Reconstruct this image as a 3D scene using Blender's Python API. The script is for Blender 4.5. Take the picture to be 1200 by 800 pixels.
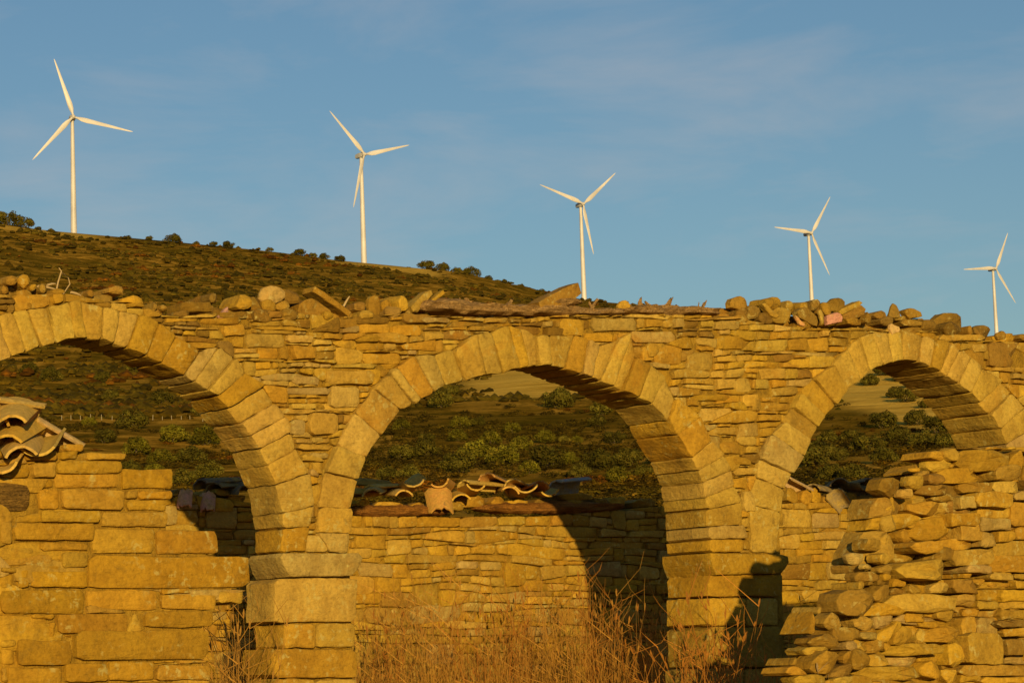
import bpy, math, random
import numpy as np
from mathutils import Vector, Matrix, noise as mnoise

# ------------------------------------------------------------------ camera, sky, sun, exposure
for o in list(bpy.data.objects): bpy.data.objects.remove(o)
SC = bpy.context.scene
COL = SC.collection
R = math.radians
F_PX = 3000.0                       # focal length in pixels of a 1200 px wide picture
EYE = Vector((0, 0, 1.6))
PITCH, ROLL = math.atan(370 / F_PX), R(2.0)
FWD = Vector((0, math.cos(PITCH), math.sin(PITCH)))
UP0 = Vector((0, -math.sin(PITCH), math.cos(PITCH)))
RT0 = Vector((1, 0, 0))
RT = math.cos(ROLL) * RT0 - math.sin(ROLL) * UP0
UP = math.sin(ROLL) * RT0 + math.cos(ROLL) * UP0
cam_d = bpy.data.cameras.new('camera'); cam = bpy.data.objects.new('camera', cam_d); COL.objects.link(cam)
cam_d.sensor_width = 36; cam_d.lens = F_PX / 1200 * 36; cam_d.clip_start = .5; cam_d.clip_end = 20000
cam.matrix_world = Matrix(((RT.x, UP.x, -FWD.x, EYE.x), (RT.y, UP.y, -FWD.y, EYE.y), (RT.z, UP.z, -FWD.z, EYE.z), (0, 0, 0, 1)))
SC.camera = cam

SUN_AZ, SUN_EL = R(9.5), R(7.6)    # sun stands behind the camera, a little to its right
SUN_DIR = Vector((math.sin(SUN_AZ) * math.cos(SUN_EL), -math.cos(SUN_AZ) * math.cos(SUN_EL), math.sin(SUN_EL)))
W = bpy.data.worlds.new('World'); SC.world = W; W.use_nodes = True
wt = W.node_tree; wt.nodes.clear()
def wn(t, **k):
    n = wt.nodes.new(t)
    for a, v in k.items(): setattr(n, a, v)
    return n
sky = wn('ShaderNodeTexSky', sky_type='NISHITA', sun_disc=False, sun_elevation=SUN_EL, sun_rotation=math.pi - SUN_AZ,
         air_density=1.2, dust_density=0.8, ozone_density=3.0, altitude=800)
bg = wn('ShaderNodeBackground'); wo = wn('ShaderNodeOutputWorld')
bg.inputs['Strength'].default_value = 0.096
tc = wn('ShaderNodeTexCoord'); mp = wn('ShaderNodeMapping'); mp.inputs['Scale'].default_value = (4.0, 4.0, 14.0)
mp.inputs['Rotation'].default_value = (0, R(9), 0)
cn = wn('ShaderNodeTexNoise'); cn.inputs['Scale'].default_value = 1.6; cn.inputs['Detail'].default_value = 7; cn.inputs['Roughness'].default_value = .58; cn.inputs['Distortion'].default_value = .3
cr = wn('ShaderNodeValToRGB'); cr.color_ramp.elements[0].position = .50; cr.color_ramp.elements[1].position = .80
cr.color_ramp.elements[1].color = (.42, .42, .42, 1)
cm = wn('ShaderNodeMix', data_type='RGBA'); cm.inputs['B'].default_value = (4.9, 4.5, 4.4, 1)
for a, b in ((tc.outputs['Generated'], mp.inputs[0]), (mp.outputs[0], cn.inputs['Vector']), (cn.outputs['Fac'], cr.inputs[0]),
             (cr.outputs[0], cm.inputs['Factor']), (sky.outputs[0], cm.inputs['A']), (cm.outputs['Result'], bg.inputs[0]), (bg.outputs[0], wo.inputs[0])):
    wt.links.new(a, b)
sl = bpy.data.lights.new('sun', 'SUN'); sl.energy = 4.8; sl.angle = R(.55); sl.color = (1.0, .715, .30)
so = bpy.data.objects.new('sun', sl); COL.objects.link(so)
so.rotation_euler = SUN_DIR.to_track_quat('Z', 'Y').to_euler(); so.location = (6, -40, 20)
vs = SC.view_settings; vs.view_transform = 'Standard'; vs.look = 'None'; vs.gamma = 1; vs.exposure = 0.12; vs.use_curve_mapping = False
SC.render.resolution_x, SC.render.resolution_y = 1024, 682

rng = random.Random(11)
def U(a, b): return rng.uniform(a, b)

# ------------------------------------------------------------------ helpers
def px_dir(x, y): return FWD + RT * ((x - 600) / F_PX) - UP * ((y - 400) / F_PX)
def tag(o, label=None, cat=None, group=None, kind=None):
    if label: o['label'] = label
    if cat: o['category'] = cat
    if group: o['group'] = group
    if kind: o['kind'] = kind
    return o
def empty(name, loc=(0, 0, 0), rz=0):
    o = bpy.data.objects.new(name, None); COL.objects.link(o); o.location = loc; o.rotation_euler[2] = rz
    o.empty_display_size = .2
    return o
def mesh_obj(name, verts, faces, mat, parent=None, smooth=True, sharp=38, origin=None, cols=None):
    me = bpy.data.meshes.new(name)
    if parent is not None:
        q = parent.matrix_basis.inverted(); verts = [q @ Vector(v) for v in verts]
    if origin is not None:
        org = Vector(origin); verts = [Vector(v) - org for v in verts]
    me.from_pydata([tuple(v) for v in verts], [], faces)
    if cols is not None:
        at = me.attributes.new('tint', 'FLOAT_COLOR', 'FACE')
        at.data.foreach_set('color', np.asarray(cols, dtype=np.float32).ravel())
    if smooth:
        me.polygons.foreach_set('use_smooth', [True] * len(faces))
        if sharp: me.set_sharp_from_angle(angle=R(sharp))
    me.materials.append(mat)
    o = bpy.data.objects.new(name, me); COL.objects.link(o)
    if origin is not None: o.location = origin
    if parent is not None: o.parent = parent
    return o
def big_mesh(name, verts, faces_flat, nper, mat, cols=None, smooth=True):
    """verts (n,3) array, faces with nper corners each; fast path for tens of thousands of faces"""
    me = bpy.data.meshes.new(name)
    nv, nf = len(verts), len(faces_flat) // nper
    me.vertices.add(nv); me.vertices.foreach_set('co', np.asarray(verts, dtype=np.float32).ravel())
    me.loops.add(nf * nper); me.loops.foreach_set('vertex_index', np.asarray(faces_flat, dtype=np.int32))
    me.polygons.add(nf); me.polygons.foreach_set('loop_start', np.arange(0, nf * nper, nper, dtype=np.int32))
    me.polygons.foreach_set('use_smooth', np.full(nf, smooth))
    me.update(calc_edges=True); me.validate()
    if cols is not None:
        at = me.attributes.new('tint', 'FLOAT_COLOR', 'FACE'); at.data.foreach_set('color', np.asarray(cols, dtype=np.float32).ravel())
    me.materials.append(mat)
    o = bpy.data.objects.new(name, me); COL.objects.link(o)
    return o

# ------------------------------------------------------------------ materials
class NT:
    def __init__(s, name):
        s.m = bpy.data.materials.new(name); s.m.use_nodes = True; s.t = s.m.node_tree; s.t.nodes.clear()
        s.out = s.n('ShaderNodeOutputMaterial'); s.b = s.n('ShaderNodeBsdfPrincipled'); s.l(s.b.outputs[0], s.out.inputs[0])
        s.b.inputs['Roughness'].default_value = .9; s.b.inputs['Specular IOR Level'].default_value = .15
    def n(s, t, **k):
        n = s.t.nodes.new(t)
        for a, v in k.items(): setattr(n, a, v)
        return n
    def l(s, a, b): s.t.links.new(a, b)
    def pos(s): return s.n('ShaderNodeNewGeometry').outputs['Position']
    def noise(s, vec, scale, detail=5, rough=.6, dist=0, vscale=None):
        if vscale:
            m = s.n('ShaderNodeMapping'); m.inputs['Scale'].default_value = vscale; s.l(vec, m.inputs[0]); vec = m.outputs[0]
        n = s.n('ShaderNodeTexNoise'); s.l(vec, n.inputs['Vector'])
        for k, v in (('Scale', scale), ('Detail', detail), ('Roughness', rough), ('Distortion', dist)): n.inputs[k].default_value = v
        return n.outputs['Fac']
    def ramp(s, fac, stops):
        r = s.n('ShaderNodeValToRGB'); s.l(fac, r.inputs[0]); e = r.color_ramp.elements
        while len(e) < len(stops): e.new(.5)
        for q, (p, c) in zip(e, stops):
            q.position = p; q.color = (c, c, c, 1) if isinstance(c, (int, float)) else (*c, 1)
        return r.outputs[0]
    def mix(s, fac, a, b, mode='MIX'):
        m = s.n('ShaderNodeMix', data_type='RGBA', blend_type=mode)
        for v, i in ((fac, m.inputs['Factor']), (a, m.inputs['A']), (b, m.inputs['B'])):
            if isinstance(v, (int, float)): i.default_value = v if i.type == 'VALUE' else (v, v, v, 1)
            elif isinstance(v, tuple): i.default_value = (*v, 1)
            else: s.l(v, i)
        return m.outputs['Result']
    def math(s, op, a, b=0.0):
        m = s.n('ShaderNodeMath', operation=op)
        for v, i in ((a, m.inputs[0]), (b, m.inputs[1])):
            if isinstance(v, (int, float)): i.default_value = v
            else: s.l(v, i)
        return m.outputs[0]
    def bump(s, h, dist, strength=1.0, prev=None):
        b = s.n('ShaderNodeBump'); b.inputs['Distance'].default_value = dist; b.inputs['Strength'].default_value = strength
        s.l(h, b.inputs['Height'])
        if prev: s.l(prev, b.inputs['Normal'])
        return b.outputs[0]
    def col(s, c): s.l(c, s.b.inputs['Base Color']) if not isinstance(c, tuple) else setattr(s.b.inputs['Base Color'], 'default_value', (*c, 1))
    def nrm(s, n): s.l(n, s.b.inputs['Normal'])

def make_stone():
    t = NT('sandstone'); p = t.pos()
    a = t.n('ShaderNodeAttribute', attribute_name='tint').outputs['Color']
    blot = t.noise(p, 5.5, 4, .6, .4)
    c = t.mix(t.ramp(blot, [(.36, 0.0), (.66, .75)]), a, t.mix(1.0, a, (.68, .62, .55), 'MULTIPLY'))
    fine = t.noise(p, 42, 5, .7)
    c = t.mix(1.0, c, t.ramp(fine, [(.25, .66), (.5, 1.0), (.78, 1.22)]), 'MULTIPLY')
    # iron stain and pale lichen flecks
    st = t.noise(p, 3.1, 5, .65, .8)
    c = t.mix(t.ramp(st, [(.60, 0.0), (.74, .55)]), c, (.34, .155, .010))
    li = t.noise(p, 24, 3, .6); li2 = t.noise(p, 4.3, 2, .5)
    lich = t.math('MULTIPLY', t.ramp(li, [(.56, 0.0), (.66, 1.0)]), t.ramp(li2, [(.47, 0.0), (.60, .7)]))
    c = t.mix(lich, c, (.42, .34, .10))
    dk = t.noise(p, 7.5, 6, .7, .5)
    c = t.mix(t.ramp(dk, [(.57, 0.0), (.76, .75)]), c, (.13, .080, .014))
    t.col(c)
    bed = t.noise(p, 9, 4, .6, .3, vscale=(1, 1, 5.5))          # bedding planes of the sandstone
    big = t.noise(p, 15, 5, .62, .5)
    n1 = t.bump(bed, .016, .6); n2 = t.bump(big, .016, .7, n1); n3 = t.bump(fine, .005, .7, n2)
    t.nrm(n3); return t.m
M_STONE = make_stone()
def make_core():
    t = NT('clay_mortar'); p = t.pos(); f = t.noise(p, 14, 6, .7)
    t.col(t.ramp(f, [(.3, (.14, .082, .010)), (.55, (.29, .17, .016)), (.75, (.40, .245, .03))]))
    t.nrm(t.bump(f, .03, 1.0, t.bump(t.noise(p, 60, 3, .6), .008))); return t.m
M_CORE = make_core()
def make_tile():
    t = NT('terracotta'); p = t.pos(); a = t.n('ShaderNodeAttribute', attribute_name='tint').outputs['Color']
    f = t.noise(p, 12, 5, .65, .3); g = t.noise(p, 55, 3, .6)
    c = t.mix(t.ramp(f, [(.4, 0.0), (.68, .8)]), a, (.42, .28, .05))
    c = t.mix(1.0, c, t.ramp(g, [(.3, .75), (.7, 1.12)]), 'MULTIPLY')
    c = t.mix(t.ramp(t.noise(p, 20, 4, .6), [(.62, 0.0), (.74, .7)]), c, (.12, .085, .04))
    t.col(c); t.nrm(t.bump(f, .012, .6, t.bump(g, .004, .6))); return t.m
M_TILE = make_tile()
def make_wood(name, dark, light, axis):
    t = NT(name); p = t.pos()
    m = t.n('ShaderNodeMapping'); m.inputs['Rotation'].default_value = (0, 0, -axis); t.l(p, m.inputs[0]); v = m.outputs[0]
    f = t.noise(v, 9, 6, .7, .6, vscale=(.7, 6, 9)); g = t.noise(v, 40, 4, .7, .2, vscale=(.5, 5, 7))
    t.col(t.mix(1.0, t.ramp(f, [(.3, dark), (.62, light)]), t.ramp(g, [(.25, .55), (.6, 1.1)]), 'MULTIPLY'))
    t.nrm(t.bump(f, .03, 1.0, t.bump(g, .012, .9))); return t.m
PHI = R(39)
M_WOOD = make_wood('weathered_timber', (.20, .10, .02), (.56, .34, .12), PHI)
M_WOODRED = make_wood('rotten_red_timber', (.12, .05, .008), (.44, .19, .03), PHI)
M_LINTEL = make_wood('dark_lintel_timber', (.10, .055, .010), (.32, .18, .035), PHI)
def make_leaf(name, c0, c1, c2):
    t = NT(name); a = t.n('ShaderNodeAttribute', attribute_name='tint').outputs['Color']
    oi = t.n('ShaderNodeObjectInfo').outputs['Random']
    f = t.noise(t.pos(), .55, 3, .6)
    c = t.ramp(f, [(.3, c0), (.55, c1), (.75, c2)])
    c = t.mix(1.0, c, a, 'MULTIPLY')
    c = t.mix(1.0, c, t.ramp(oi, [(0, .72), (1, 1.3)]), 'MULTIPLY')
    t.col(c); t.b.inputs['Roughness'].default_value = .85; t.b.inputs['Specular IOR Level'].default_value = .04
    return t.m
M_LEAF = make_leaf('evergreen_leaf', (.058, .050, .005), (.085, .072, .009), (.12, .098, .014))
M_LEAF2 = make_leaf('bright_shrub_leaf', (.080, .072, .005), (.112, .098, .008), (.15, .122, .013))
M_SCRUB = make_leaf('scrub_leaf', (.048, .036, .003), (.085, .060, .005), (.14, .088, .008))
def flat_mat(name, c, rough=.8, nscale=30, spec=.15):
    t = NT(name); f = t.noise(t.pos(), nscale, 3, .6)
    t.col(t.mix(1.0, c, t.ramp(f, [(.3, .78), (.7, 1.12)]), 'MULTIPLY')); t.b.inputs['Roughness'].default_value = rough
    t.b.inputs['Specular IOR Level'].default_value = spec; return t.m
M_BARK = flat_mat('bark', (.10, .07, .035))
M_STRAW = flat_mat('dry_straw', (.44, .225, .035), .8, 3)
M_TWIG = flat_mat('dry_twig', (.40, .165, .022), .8, 3)
M_PALETWIG = flat_mat('pale_twig', (.42, .30, .14), .8, 6)
M_WHITE = flat_mat('white_paint', (.54, .52, .495), .45, .05, .4)
M_GREYP = flat_mat('grey_housing', (.42, .42, .41), .5, .05, .4)
M_POST = flat_mat('fence_post', (.34, .29, .18))
# ------------------------------------------------------------------ terrain
def interp(x, xs, ys): return float(np.interp(x, xs, ys))
RX = [-900, -300, 0, 40, 89, 200, 330, 429, 530, 600, 640, 690, 800, 951, 1167, 1400, 2100]
RY = [250, 256, 262, 268, 273, 283, 297, 308, 319, 334, 342, 352, 362, 380, 410, 430, 460]
RD = [1500, 1650, 1760, 1775, 1790, 1830, 1870, 1905, 1980, 2030, 2065, 2108, 2210, 2360, 2560, 2750, 3100]
def px_angles(x, y):
    d = px_dir(x, y); h = math.hypot(d.x, d.y); return math.atan2(d.x, d.y), d.z / h
AZ = []; TE = []
for x, y in zip(RX, RY):
    a, e = px_angles(x, y); AZ.append(a); TE.append(e)
LR = [math.log(v) for v in (18, 40, 70, 120, 180, 260, 360, 500, 640)]
YE = [812, 752, 680, 612, 572, 540, 508, 474, 450]
EE = [(770 - v) / F_PX for v in YE]
def terrain_z(x, y):
    r = math.hypot(x, y)
    az = math.atan2(x, y)
    azc = max(-.42, min(.5, az))
    near = interp(r, [0, 6, 11, 18, 30], [0, .1, .6, .72, .72])
    if y < 0 and r > 10: return near - (r - 10) * .02 if r < 400 else near - 8
    if r < 18: return near
    Rr = interp(azc, AZ, RD); er = interp(azc, AZ, TE)
    lr = math.log(r)
    base = interp(lr, LR, EE)
    if r > 640:
        t = min(1, (lr - LR[-1]) / (math.log(Rr) - LR[-1])); base = EE[-1] + (er - EE[-1]) * (t ** .92)
    z = EYE.z + base * r
    if r > Rr: z = EYE.z + er * Rr - (r - Rr) * .10 - ((r - Rr) * .012) ** 2 * .12
    # side valleys outside the frame fade the hill out
    side = max(0, abs(az - .0) - .5)
    z = z * math.exp(-side * 1.4) + .72 * (1 - math.exp(-side * 1.4))
    if r > 70:
        k = min(1, (r - 70) / 200) * (1 - .8 * max(0, 1 - abs(r - Rr) / 90))
        z += k * (mnoise.noise(Vector((x / 95, y / 95, 3.1))) * min(6, r * .008) + mnoise.noise(Vector((x / 28, y / 28, 7.7))) * .9)
    if r < 30: z = near * (1 - (r - 18) / 12) + z * ((r - 18) / 12)
    return z
def build_ground():
    azs = list(np.linspace(-.30, .30, 220)); wide = list(np.linspace(.30, math.pi, 40))[1:]
    azs = [-a for a in reversed(wide)][1:] + azs + wide
    near = [0.5] + list(np.geomspace(3, 26, 16)) + list(np.geomspace(30, 640, 80))
    rs = [('n', r) for r in near] + [('t', t) for t in np.linspace(0, 1, 46)[1:]] + [('o', q) for q in (12, 40, 100, 250, 600, 1200, 2500, 5000)]
    verts = []; na = len(azs)
    for kd, q in rs:
        for a in azs:
            Rr = interp(max(-.42, min(.5, a)), AZ, RD)
            r = q if kd == 'n' else (640 * (Rr / 640) ** q if kd == 't' else Rr + q)
            x, y = r * math.sin(a), r * math.cos(a); verts.append((x, y, terrain_z(x, y)))
    faces = []
    for i in range(len(rs) - 1):
        for j in range(na):
            k = (j + 1) % na
            faces.append((i * na + j, i * na + k, (i + 1) * na + k, (i + 1) * na + j))
    faces.append(tuple(range(na))[::-1])
    t = NT('hill_soil'); p = t.pos()
    a_ = t.noise(p, .012, 6, .65, .6); b_ = t.noise(p, .09, 5, .65, .4); c_ = t.noise(p, 1.1, 5, .7)
    c = t.ramp(b_, [(.36, (.085, .056, .005)), (.48, (.22, .12, .011)), (.60, (.46, .25, .030))])
    c = t.mix(t.ramp(a_, [(.42, 0.0), (.62, .75)]), c, (.085, .060, .005))
    c = t.mix(1.0, c, t.ramp(c_, [(.25, .6), (.75, 1.25)]), 'MULTIPLY')
    # stubble field across the slope behind the middle and right arches
    at = t.n('ShaderNodeAttribute', attribute_name='field').outputs['Fac']
    st = t.noise(p, .10, 5, .7, .3, vscale=(.35, 1.6, 1)); st2 = t.noise(p, .5, 4, .7, vscale=(.5, 1.5, 1))
    fc = t.ramp(st, [(.32, (.44, .26, .032)), (.5, (.64, .39, .058)), (.7, (.75, .48, .08))])
    fc = t.mix(1.0, fc, t.ramp(st2, [(.3, .75), (.7, 1.15)]), 'MULTIPLY')
    c = t.mix(at, c, fc); t.col(c); t.b.inputs['Specular IOR Level'].default_value = 0.0; t.b.inputs['Roughness'].default_value = 1.0
    t.nrm(t.bump(c_, .35, .8, t.bump(b_, 1.2, .7)))
    o = mesh_obj('ground', verts, faces, t.m, None, True, None)
    at = o.data.attributes.new('field', 'FLOAT', 'POINT')
    at.data.foreach_set('value', [field(v[0], v[1]) for v in verts])
    tag(o, kind='structure')
    return o
def to_px(P):
    d = Vector(P) - EYE; w = d.dot(FWD)
    return 600 + F_PX * d.dot(RT) / w, 400 - F_PX * d.dot(UP) / w
def sstep(a, b, x):
    t = max(0, min(1, (x - a) / (b - a))); return t * t * (3 - 2 * t)
def field(x, y):
    """how much of this spot on the hill is mown stubble: two real strips laid out in metres from the ruin"""
    if y < 300: return 0
    r = math.hypot(x, y); a = math.atan2(x, y)
    w = mnoise.noise(Vector((x / 40, y / 40, 1.7))) * 45
    lo = 520 - 900 * max(0, a - .0) - 60 * max(0, (a - .12)) / .05 + w
    lo = max(lo, 300)
    f = sstep(-.026, -.004, a + w * .0002) * sstep(lo, lo + 40, r) * (1 - sstep(900, 1050, r + w))
    g = sstep(.135, .145, a) * sstep(620, 700, r + w)      # scrub closes in on the far right top
    strip = .8 * sstep(-.002, .012, -a - .155) * sstep(1690, 1735, r + w * .3)   # bare crest by the first tower
    strip2 = .8 * sstep(.0, .02, a + .085) * (1 - sstep(-.035, -.02, a)) * sstep(1830, 1865, r + w * .3)
    return max(f * (1 - .7 * g), strip, strip2)
ground = build_ground()

# ------------------------------------------------------------------ walls: planes, packing, stones
PU = Vector((math.cos(PHI), math.sin(PHI), 0)); PN = Vector((math.sin(PHI), -math.cos(PHI), 0))
d0 = px_dir(621, 600); P0 = EYE + d0 * (16.7 / d0.y)
class Plane:
    def __init__(s, off): s.off = off; s.P = P0 + PN * off
    def hit(s, x, y):
        d = px_dir(x, y); t = (s.P - EYE).dot(PN) / d.dot(PN); return EYE + d * t
    def uv(s, x, y): q = s.hit(x, y) - s.P; return (q.dot(PU), q.z + s.P.z)
    def at(s, u, z, w=0): v = s.P + PU * u + PN * w; return Vector((v.x, v.y, z))
    def ypx(s, x, z):
        """pixel row at which height z shows in column x on this plane"""
        lo, hi = -500., 3000.
        for _ in range(40):
            m = (lo + hi) / 2
            if s.hit(x, m).z > z: lo = m
            else: hi = m
        return lo
def poly_mask(X, Y, poly):
    m = np.zeros(X.shape, bool); n = len(poly)
    for i in range(n):
        x0, y0 = poly[i]; x1, y1 = poly[(i + 1) % n]
        if y0 == y1: continue
        c = ((Y >= min(y0, y1)) & (Y < max(y0, y1))); m ^= c & (X < x0 + (Y - y0) * (x1 - x0) / (y1 - y0))
    return m
def hull(pts):
    pts = sorted(set(map(tuple, pts)))
    if len(pts) < 3: return pts
    def half(ps):
        h = []
        for p in ps:
            while len(h) >= 2 and (h[-1][0] - h[-2][0]) * (p[1] - h[-2][1]) - (h[-1][1] - h[-2][1]) * (p[0] - h[-2][0]) <= 0: h.pop()
            h.append(p)
        return h
    a = half(pts); b = half(pts[::-1]); return a[:-1] + b[:-1]
def parea(p): return .5 * abs(sum(p[i][0] * p[(i + 1) % len(p)][1] - p[(i + 1) % len(p)][0] * p[i][1] for i in range(len(p))))
def simplify(p, tol):
    """drop hull points that barely bend"""
    p = list(p); ch = True
    while ch and len(p) > 4:
        ch = False
        for i in range(len(p)):
            a, b, c = p[i - 1], p[i], p[(i + 1) % len(p)]
            d = abs((c[0] - a[0]) * (b[1] - a[1]) - (c[1] - a[1]) * (b[0] - a[0])) / (math.hypot(c[0] - a[0], c[1] - a[1]) + 1e-9)
            if d < tol: p.pop(i); ch = True; break
    return p
def smooth_noise(seed, x, wl): return mnoise.noise(Vector((x / wl, seed * 7.31, seed * .77)))
def pack(region, holes, hmean, wmean, seed, slope=0.0, ss=1.5, extra_cuts=True):
    """lay uneven courses of stones in a px region around holes; returns px polygons"""
    rg = random.Random(seed)
    xs = [p[0] for p in region]; ys = [p[1] for p in region]
    x0, x1, y0, y1 = min(xs), max(xs), min(ys), max(ys)
    gx = np.arange(x0, x1, 1 / ss); gy = np.arange(y0, y1, 1 / ss); X, Y = np.meshgrid(gx, gy)
    mask = poly_mask(X, Y, region)
    for h in holes:
        hx = [p[0] for p in h]; hy = [p[1] for p in h]
        i0, i1 = np.searchsorted(gx, [min(hx) - 1, max(hx) + 1]); j0, j1 = np.searchsorted(gy, [min(hy) - 1, max(hy) + 1])
        if i1 <= i0 or j1 <= j0: continue
        mask[j0:j1, i0:i1] &= ~poly_mask(X[j0:j1, i0:i1], Y[j0:j1, i0:i1], h)
    # course boundaries: cumulated heights that swell and pinch along the wall
    rows = [np.full(len(gx), y0 - hmean * 1.5)]; k = 0
    wob = np.array([smooth_noise(seed + 50, x, 260) for x in gx]) * hmean * .6 + slope * (gx - x0)
    nom = y0 - hmean * 1.5
    while nom + wob.min() < y1 + hmean:
        h = hmean * rg.choice([.62, .8, .95, 1.0, 1.15, 1.45]); nom += h
        f = np.array([smooth_noise(seed * 3 + k, x, 85) * .75 + smooth_noise(seed * 5 + k + 99, x, 24) * .25 for x in gx[::6]])
        f = np.interp(gx, gx[::6], f)
        rows.append(np.maximum(nom + f * hmean, rows[-1] + hmean * .3)); k += 1
    polys = []
    nr = len(rows)
    used = np.zeros(mask.shape, bool)
    for k in range(nr - 1):
        x = x0 - rg.uniform(0, wmean)
        while x < x1:
            w = max(hmean * .8, wmean * rg.lognormvariate(0, .5))
            if w > wmean * 2.6: w = wmean * 2.6
            xa, xb = x, x + w; x = xb
            i0, i1 = np.searchsorted(gx, [xa, xb])
            if i1 - i0 < 3: continue
            kk = k + 1
            if extra_cuts and rg.random() < .13 and k + 2 < nr: kk = k + 2    # a tall stone through two courses
            top = rows[k][i0:i1] + wob[i0:i1]; bot = rows[kk][i0:i1] + wob[i0:i1]
            sl = rg.uniform(-.22, .22)
            j0, j1 = np.searchsorted(gy, [top.min(), bot.max()])
            if j1 - j0 < 3: continue
            yy = gy[j0:j1, None]; xx = gx[None, i0:i1]
            sub = (yy >= top[None]) & (yy < bot[None]) & mask[j0:j1, i0:i1] & ~used[j0:j1, i0:i1]
            sub &= (xx >= xa + sl * (yy - top.mean())) | (i0 == 0)
            pieces = [sub]
            hh = bot.mean() - top.mean()
            if extra_cuts and hh > hmean * 1.25 and w > hmean * 1.4 and rg.random() < .4 and kk == k + 1:
                cut = (top + bot)[None] / 2 + rg.uniform(-.12, .12) * hh
                pieces = [sub & (yy < cut), sub & (yy >= cut)]
            elif extra_cuts and w > wmean * 1.5 and rg.random() < .2:
                cut = xa + w * rg.uniform(.35, .65) + rg.uniform(-.5, .5) * (yy - top.mean())
                pieces = [sub & (xx < cut), sub & (xx >= cut)]
            used[j0:j1, i0:i1] |= sub
            for pc in pieces:
                n = pc.sum() / (ss * ss)
                if n < 22: continue
                # boundary samples of every row of cells
                jj = np.nonzero(pc.any(1))[0]; pts = []
                if len(jj) < 3: continue
                for j in jj:
                    ii = np.nonzero(pc[j])[0]; pts += [(gx[i0 + ii[0]], gy[j0 + j]), (gx[i0 + ii[-1]] + 1 / ss, gy[j0 + j])]
                h_ = simplify(hull(pts), .7)
                if len(h_) < 3: continue
                A = parea(h_)
                if A > 1.7 * n and n < 120: continue
                polys.append(h_)
    return polys
def resample(poly, n, rnd):
    """corner-rounded outline with n points"""
    q = []
    m = len(poly)
    for i in range(m):
        a, b = poly[i], poly[(i + 1) % m]; L = math.hypot(b[0] - a[0], b[1] - a[1]); k = min(.32, rnd / (L + 1e-9))
        q += [(a[0] + (b[0] - a[0]) * k, a[1] + (b[1] - a[1]) * k), (b[0] + (a[0] - b[0]) * k, b[1] + (a[1] - b[1]) * k)]
    m = len(q); d = [0]
    for i in range(m): d.append(d[-1] + math.hypot(q[(i + 1) % m][0] - q[i][0], q[(i + 1) % m][1] - q[i][1]))
    T = d[-1]; xs = [p[0] for p in q] + [q[0][0]]; ys = [p[1] for p in q] + [q[0][1]]
    ts = [T * i / n for i in range(n)]
    return list(zip(np.interp(ts, d, xs), np.interp(ts, d, ys)))
def stone_geo(pl, poly_uv, front, back, n=12, gap=.006, bev=.012, rough=.006, rnd=.02, tilt=.04, facets=0, seed=0, drings=0, dome=.004, backround=False, backs=None):
    """a stone with the given outline on a wall plane, from depth `front` (towards the viewer) to `back`"""
    rg = random.Random(seed)
    if sum(poly_uv[i][0] * poly_uv[(i + 1) % len(poly_uv)][1] - poly_uv[(i + 1) % len(poly_uv)][0] * poly_uv[i][1] for i in range(len(poly_uv))) < 0:
        poly_uv = poly_uv[::-1]
    out = resample(poly_uv, n, rnd)
    cu = sum(p[0] for p in out) / n; cz = sum(p[1] for p in out) / n
    tx, tz = rg.uniform(-tilt, tilt), rg.uniform(-tilt, tilt)
    fc = []
    rad = math.sqrt(parea(out) / math.pi)
    for _ in range(facets):
        a = rg.uniform(0, 2 * math.pi); s = rg.uniform(.35, 1.0); fc.append((math.cos(a) * s, math.sin(a) * s, rg.uniform(.0, .5) * rad))
    off = Vector((rg.uniform(0, 50), rg.uniform(0, 50), rg.uniform(0, 50)))
    def depth(u, z):
        du, dz = u - cu, z - cz; w = front + du * tx + dz * tz
        for a, b, c in fc: w = min(w, front + c - (du * a + dz * b))
        return w
    def nz(u, z, w, f=9.): return mnoise.noise(Vector((u * f, z * f, w * f)) + off)
    verts = []; faces = []
    def ring(inset, wfun, amp):
        b = len(verts)
        for (u, z) in out:
            du, dz = u - cu, z - cz; L = math.hypot(du, dz) + 1e-9; k = max(.05, 1 - inset / L) if inset >= 0 else 1
            u2, z2 = cu + du * k, cz + dz * k; w = wfun(u2, z2)
            e = nz(u2, z2, w, 14) * amp; j = 1 + e / L
            u2, z2 = cu + (u2 - cu) * j, cz + (z2 - cz) * j
            verts.append(pl.at(u2, z2, w + nz(u2, z2, 3.3) * rough))
        return b
    bk = (lambda u, z: back) if backs is None else (lambda u, z: backs(u))
    rings = []
    if backround: rings.append(ring(gap + bev * 2, lambda u, z: bk(u, z), rough)); rings.append(ring(gap, lambda u, z: bk(u, z) + bev * 2, rough))
    else: rings.append(ring(gap, bk, rough * 1.5))
    for k in range(drings):
        f = (k + 1) / (drings + 1)
        rings.append(ring(gap, lambda u, z, f=f: bk(u, z) * (1 - f) + (depth(u, z) - bev) * f, rough * 1.3))
    rings.append(ring(gap, lambda u, z: depth(u, z) - bev, rough * 1.2))
    rings.append(ring(gap + bev * .35, lambda u, z: depth(u, z) - bev * .3, rough * .8))
    rings.append(ring(gap + bev, lambda u, z: depth(u, z), rough))
    if n > 12 or facets > 1:
        for q in ((.30,) if facets < 2 else (.22, .55)): rings.append(ring(gap + bev + rad * q, lambda u, z: depth(u, z) + dome, 0))
    for a, b in zip(rings, rings[1:]):
        for i in range(n):
            k = (i + 1) % n; faces.append((a + i, a + k, b + k, b + i))
    c = len(verts); verts.append(pl.at(cu, cz, depth(cu, cz) + dome + nz(cu, cz, 3.3) * rough))
    b = rings[-1]
    for i in range(n): faces.append((b + i, b + (i + 1) % n, c))
    faces.append(tuple(rings[0] + i for i in reversed(range(n))))
    return verts, faces
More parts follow.
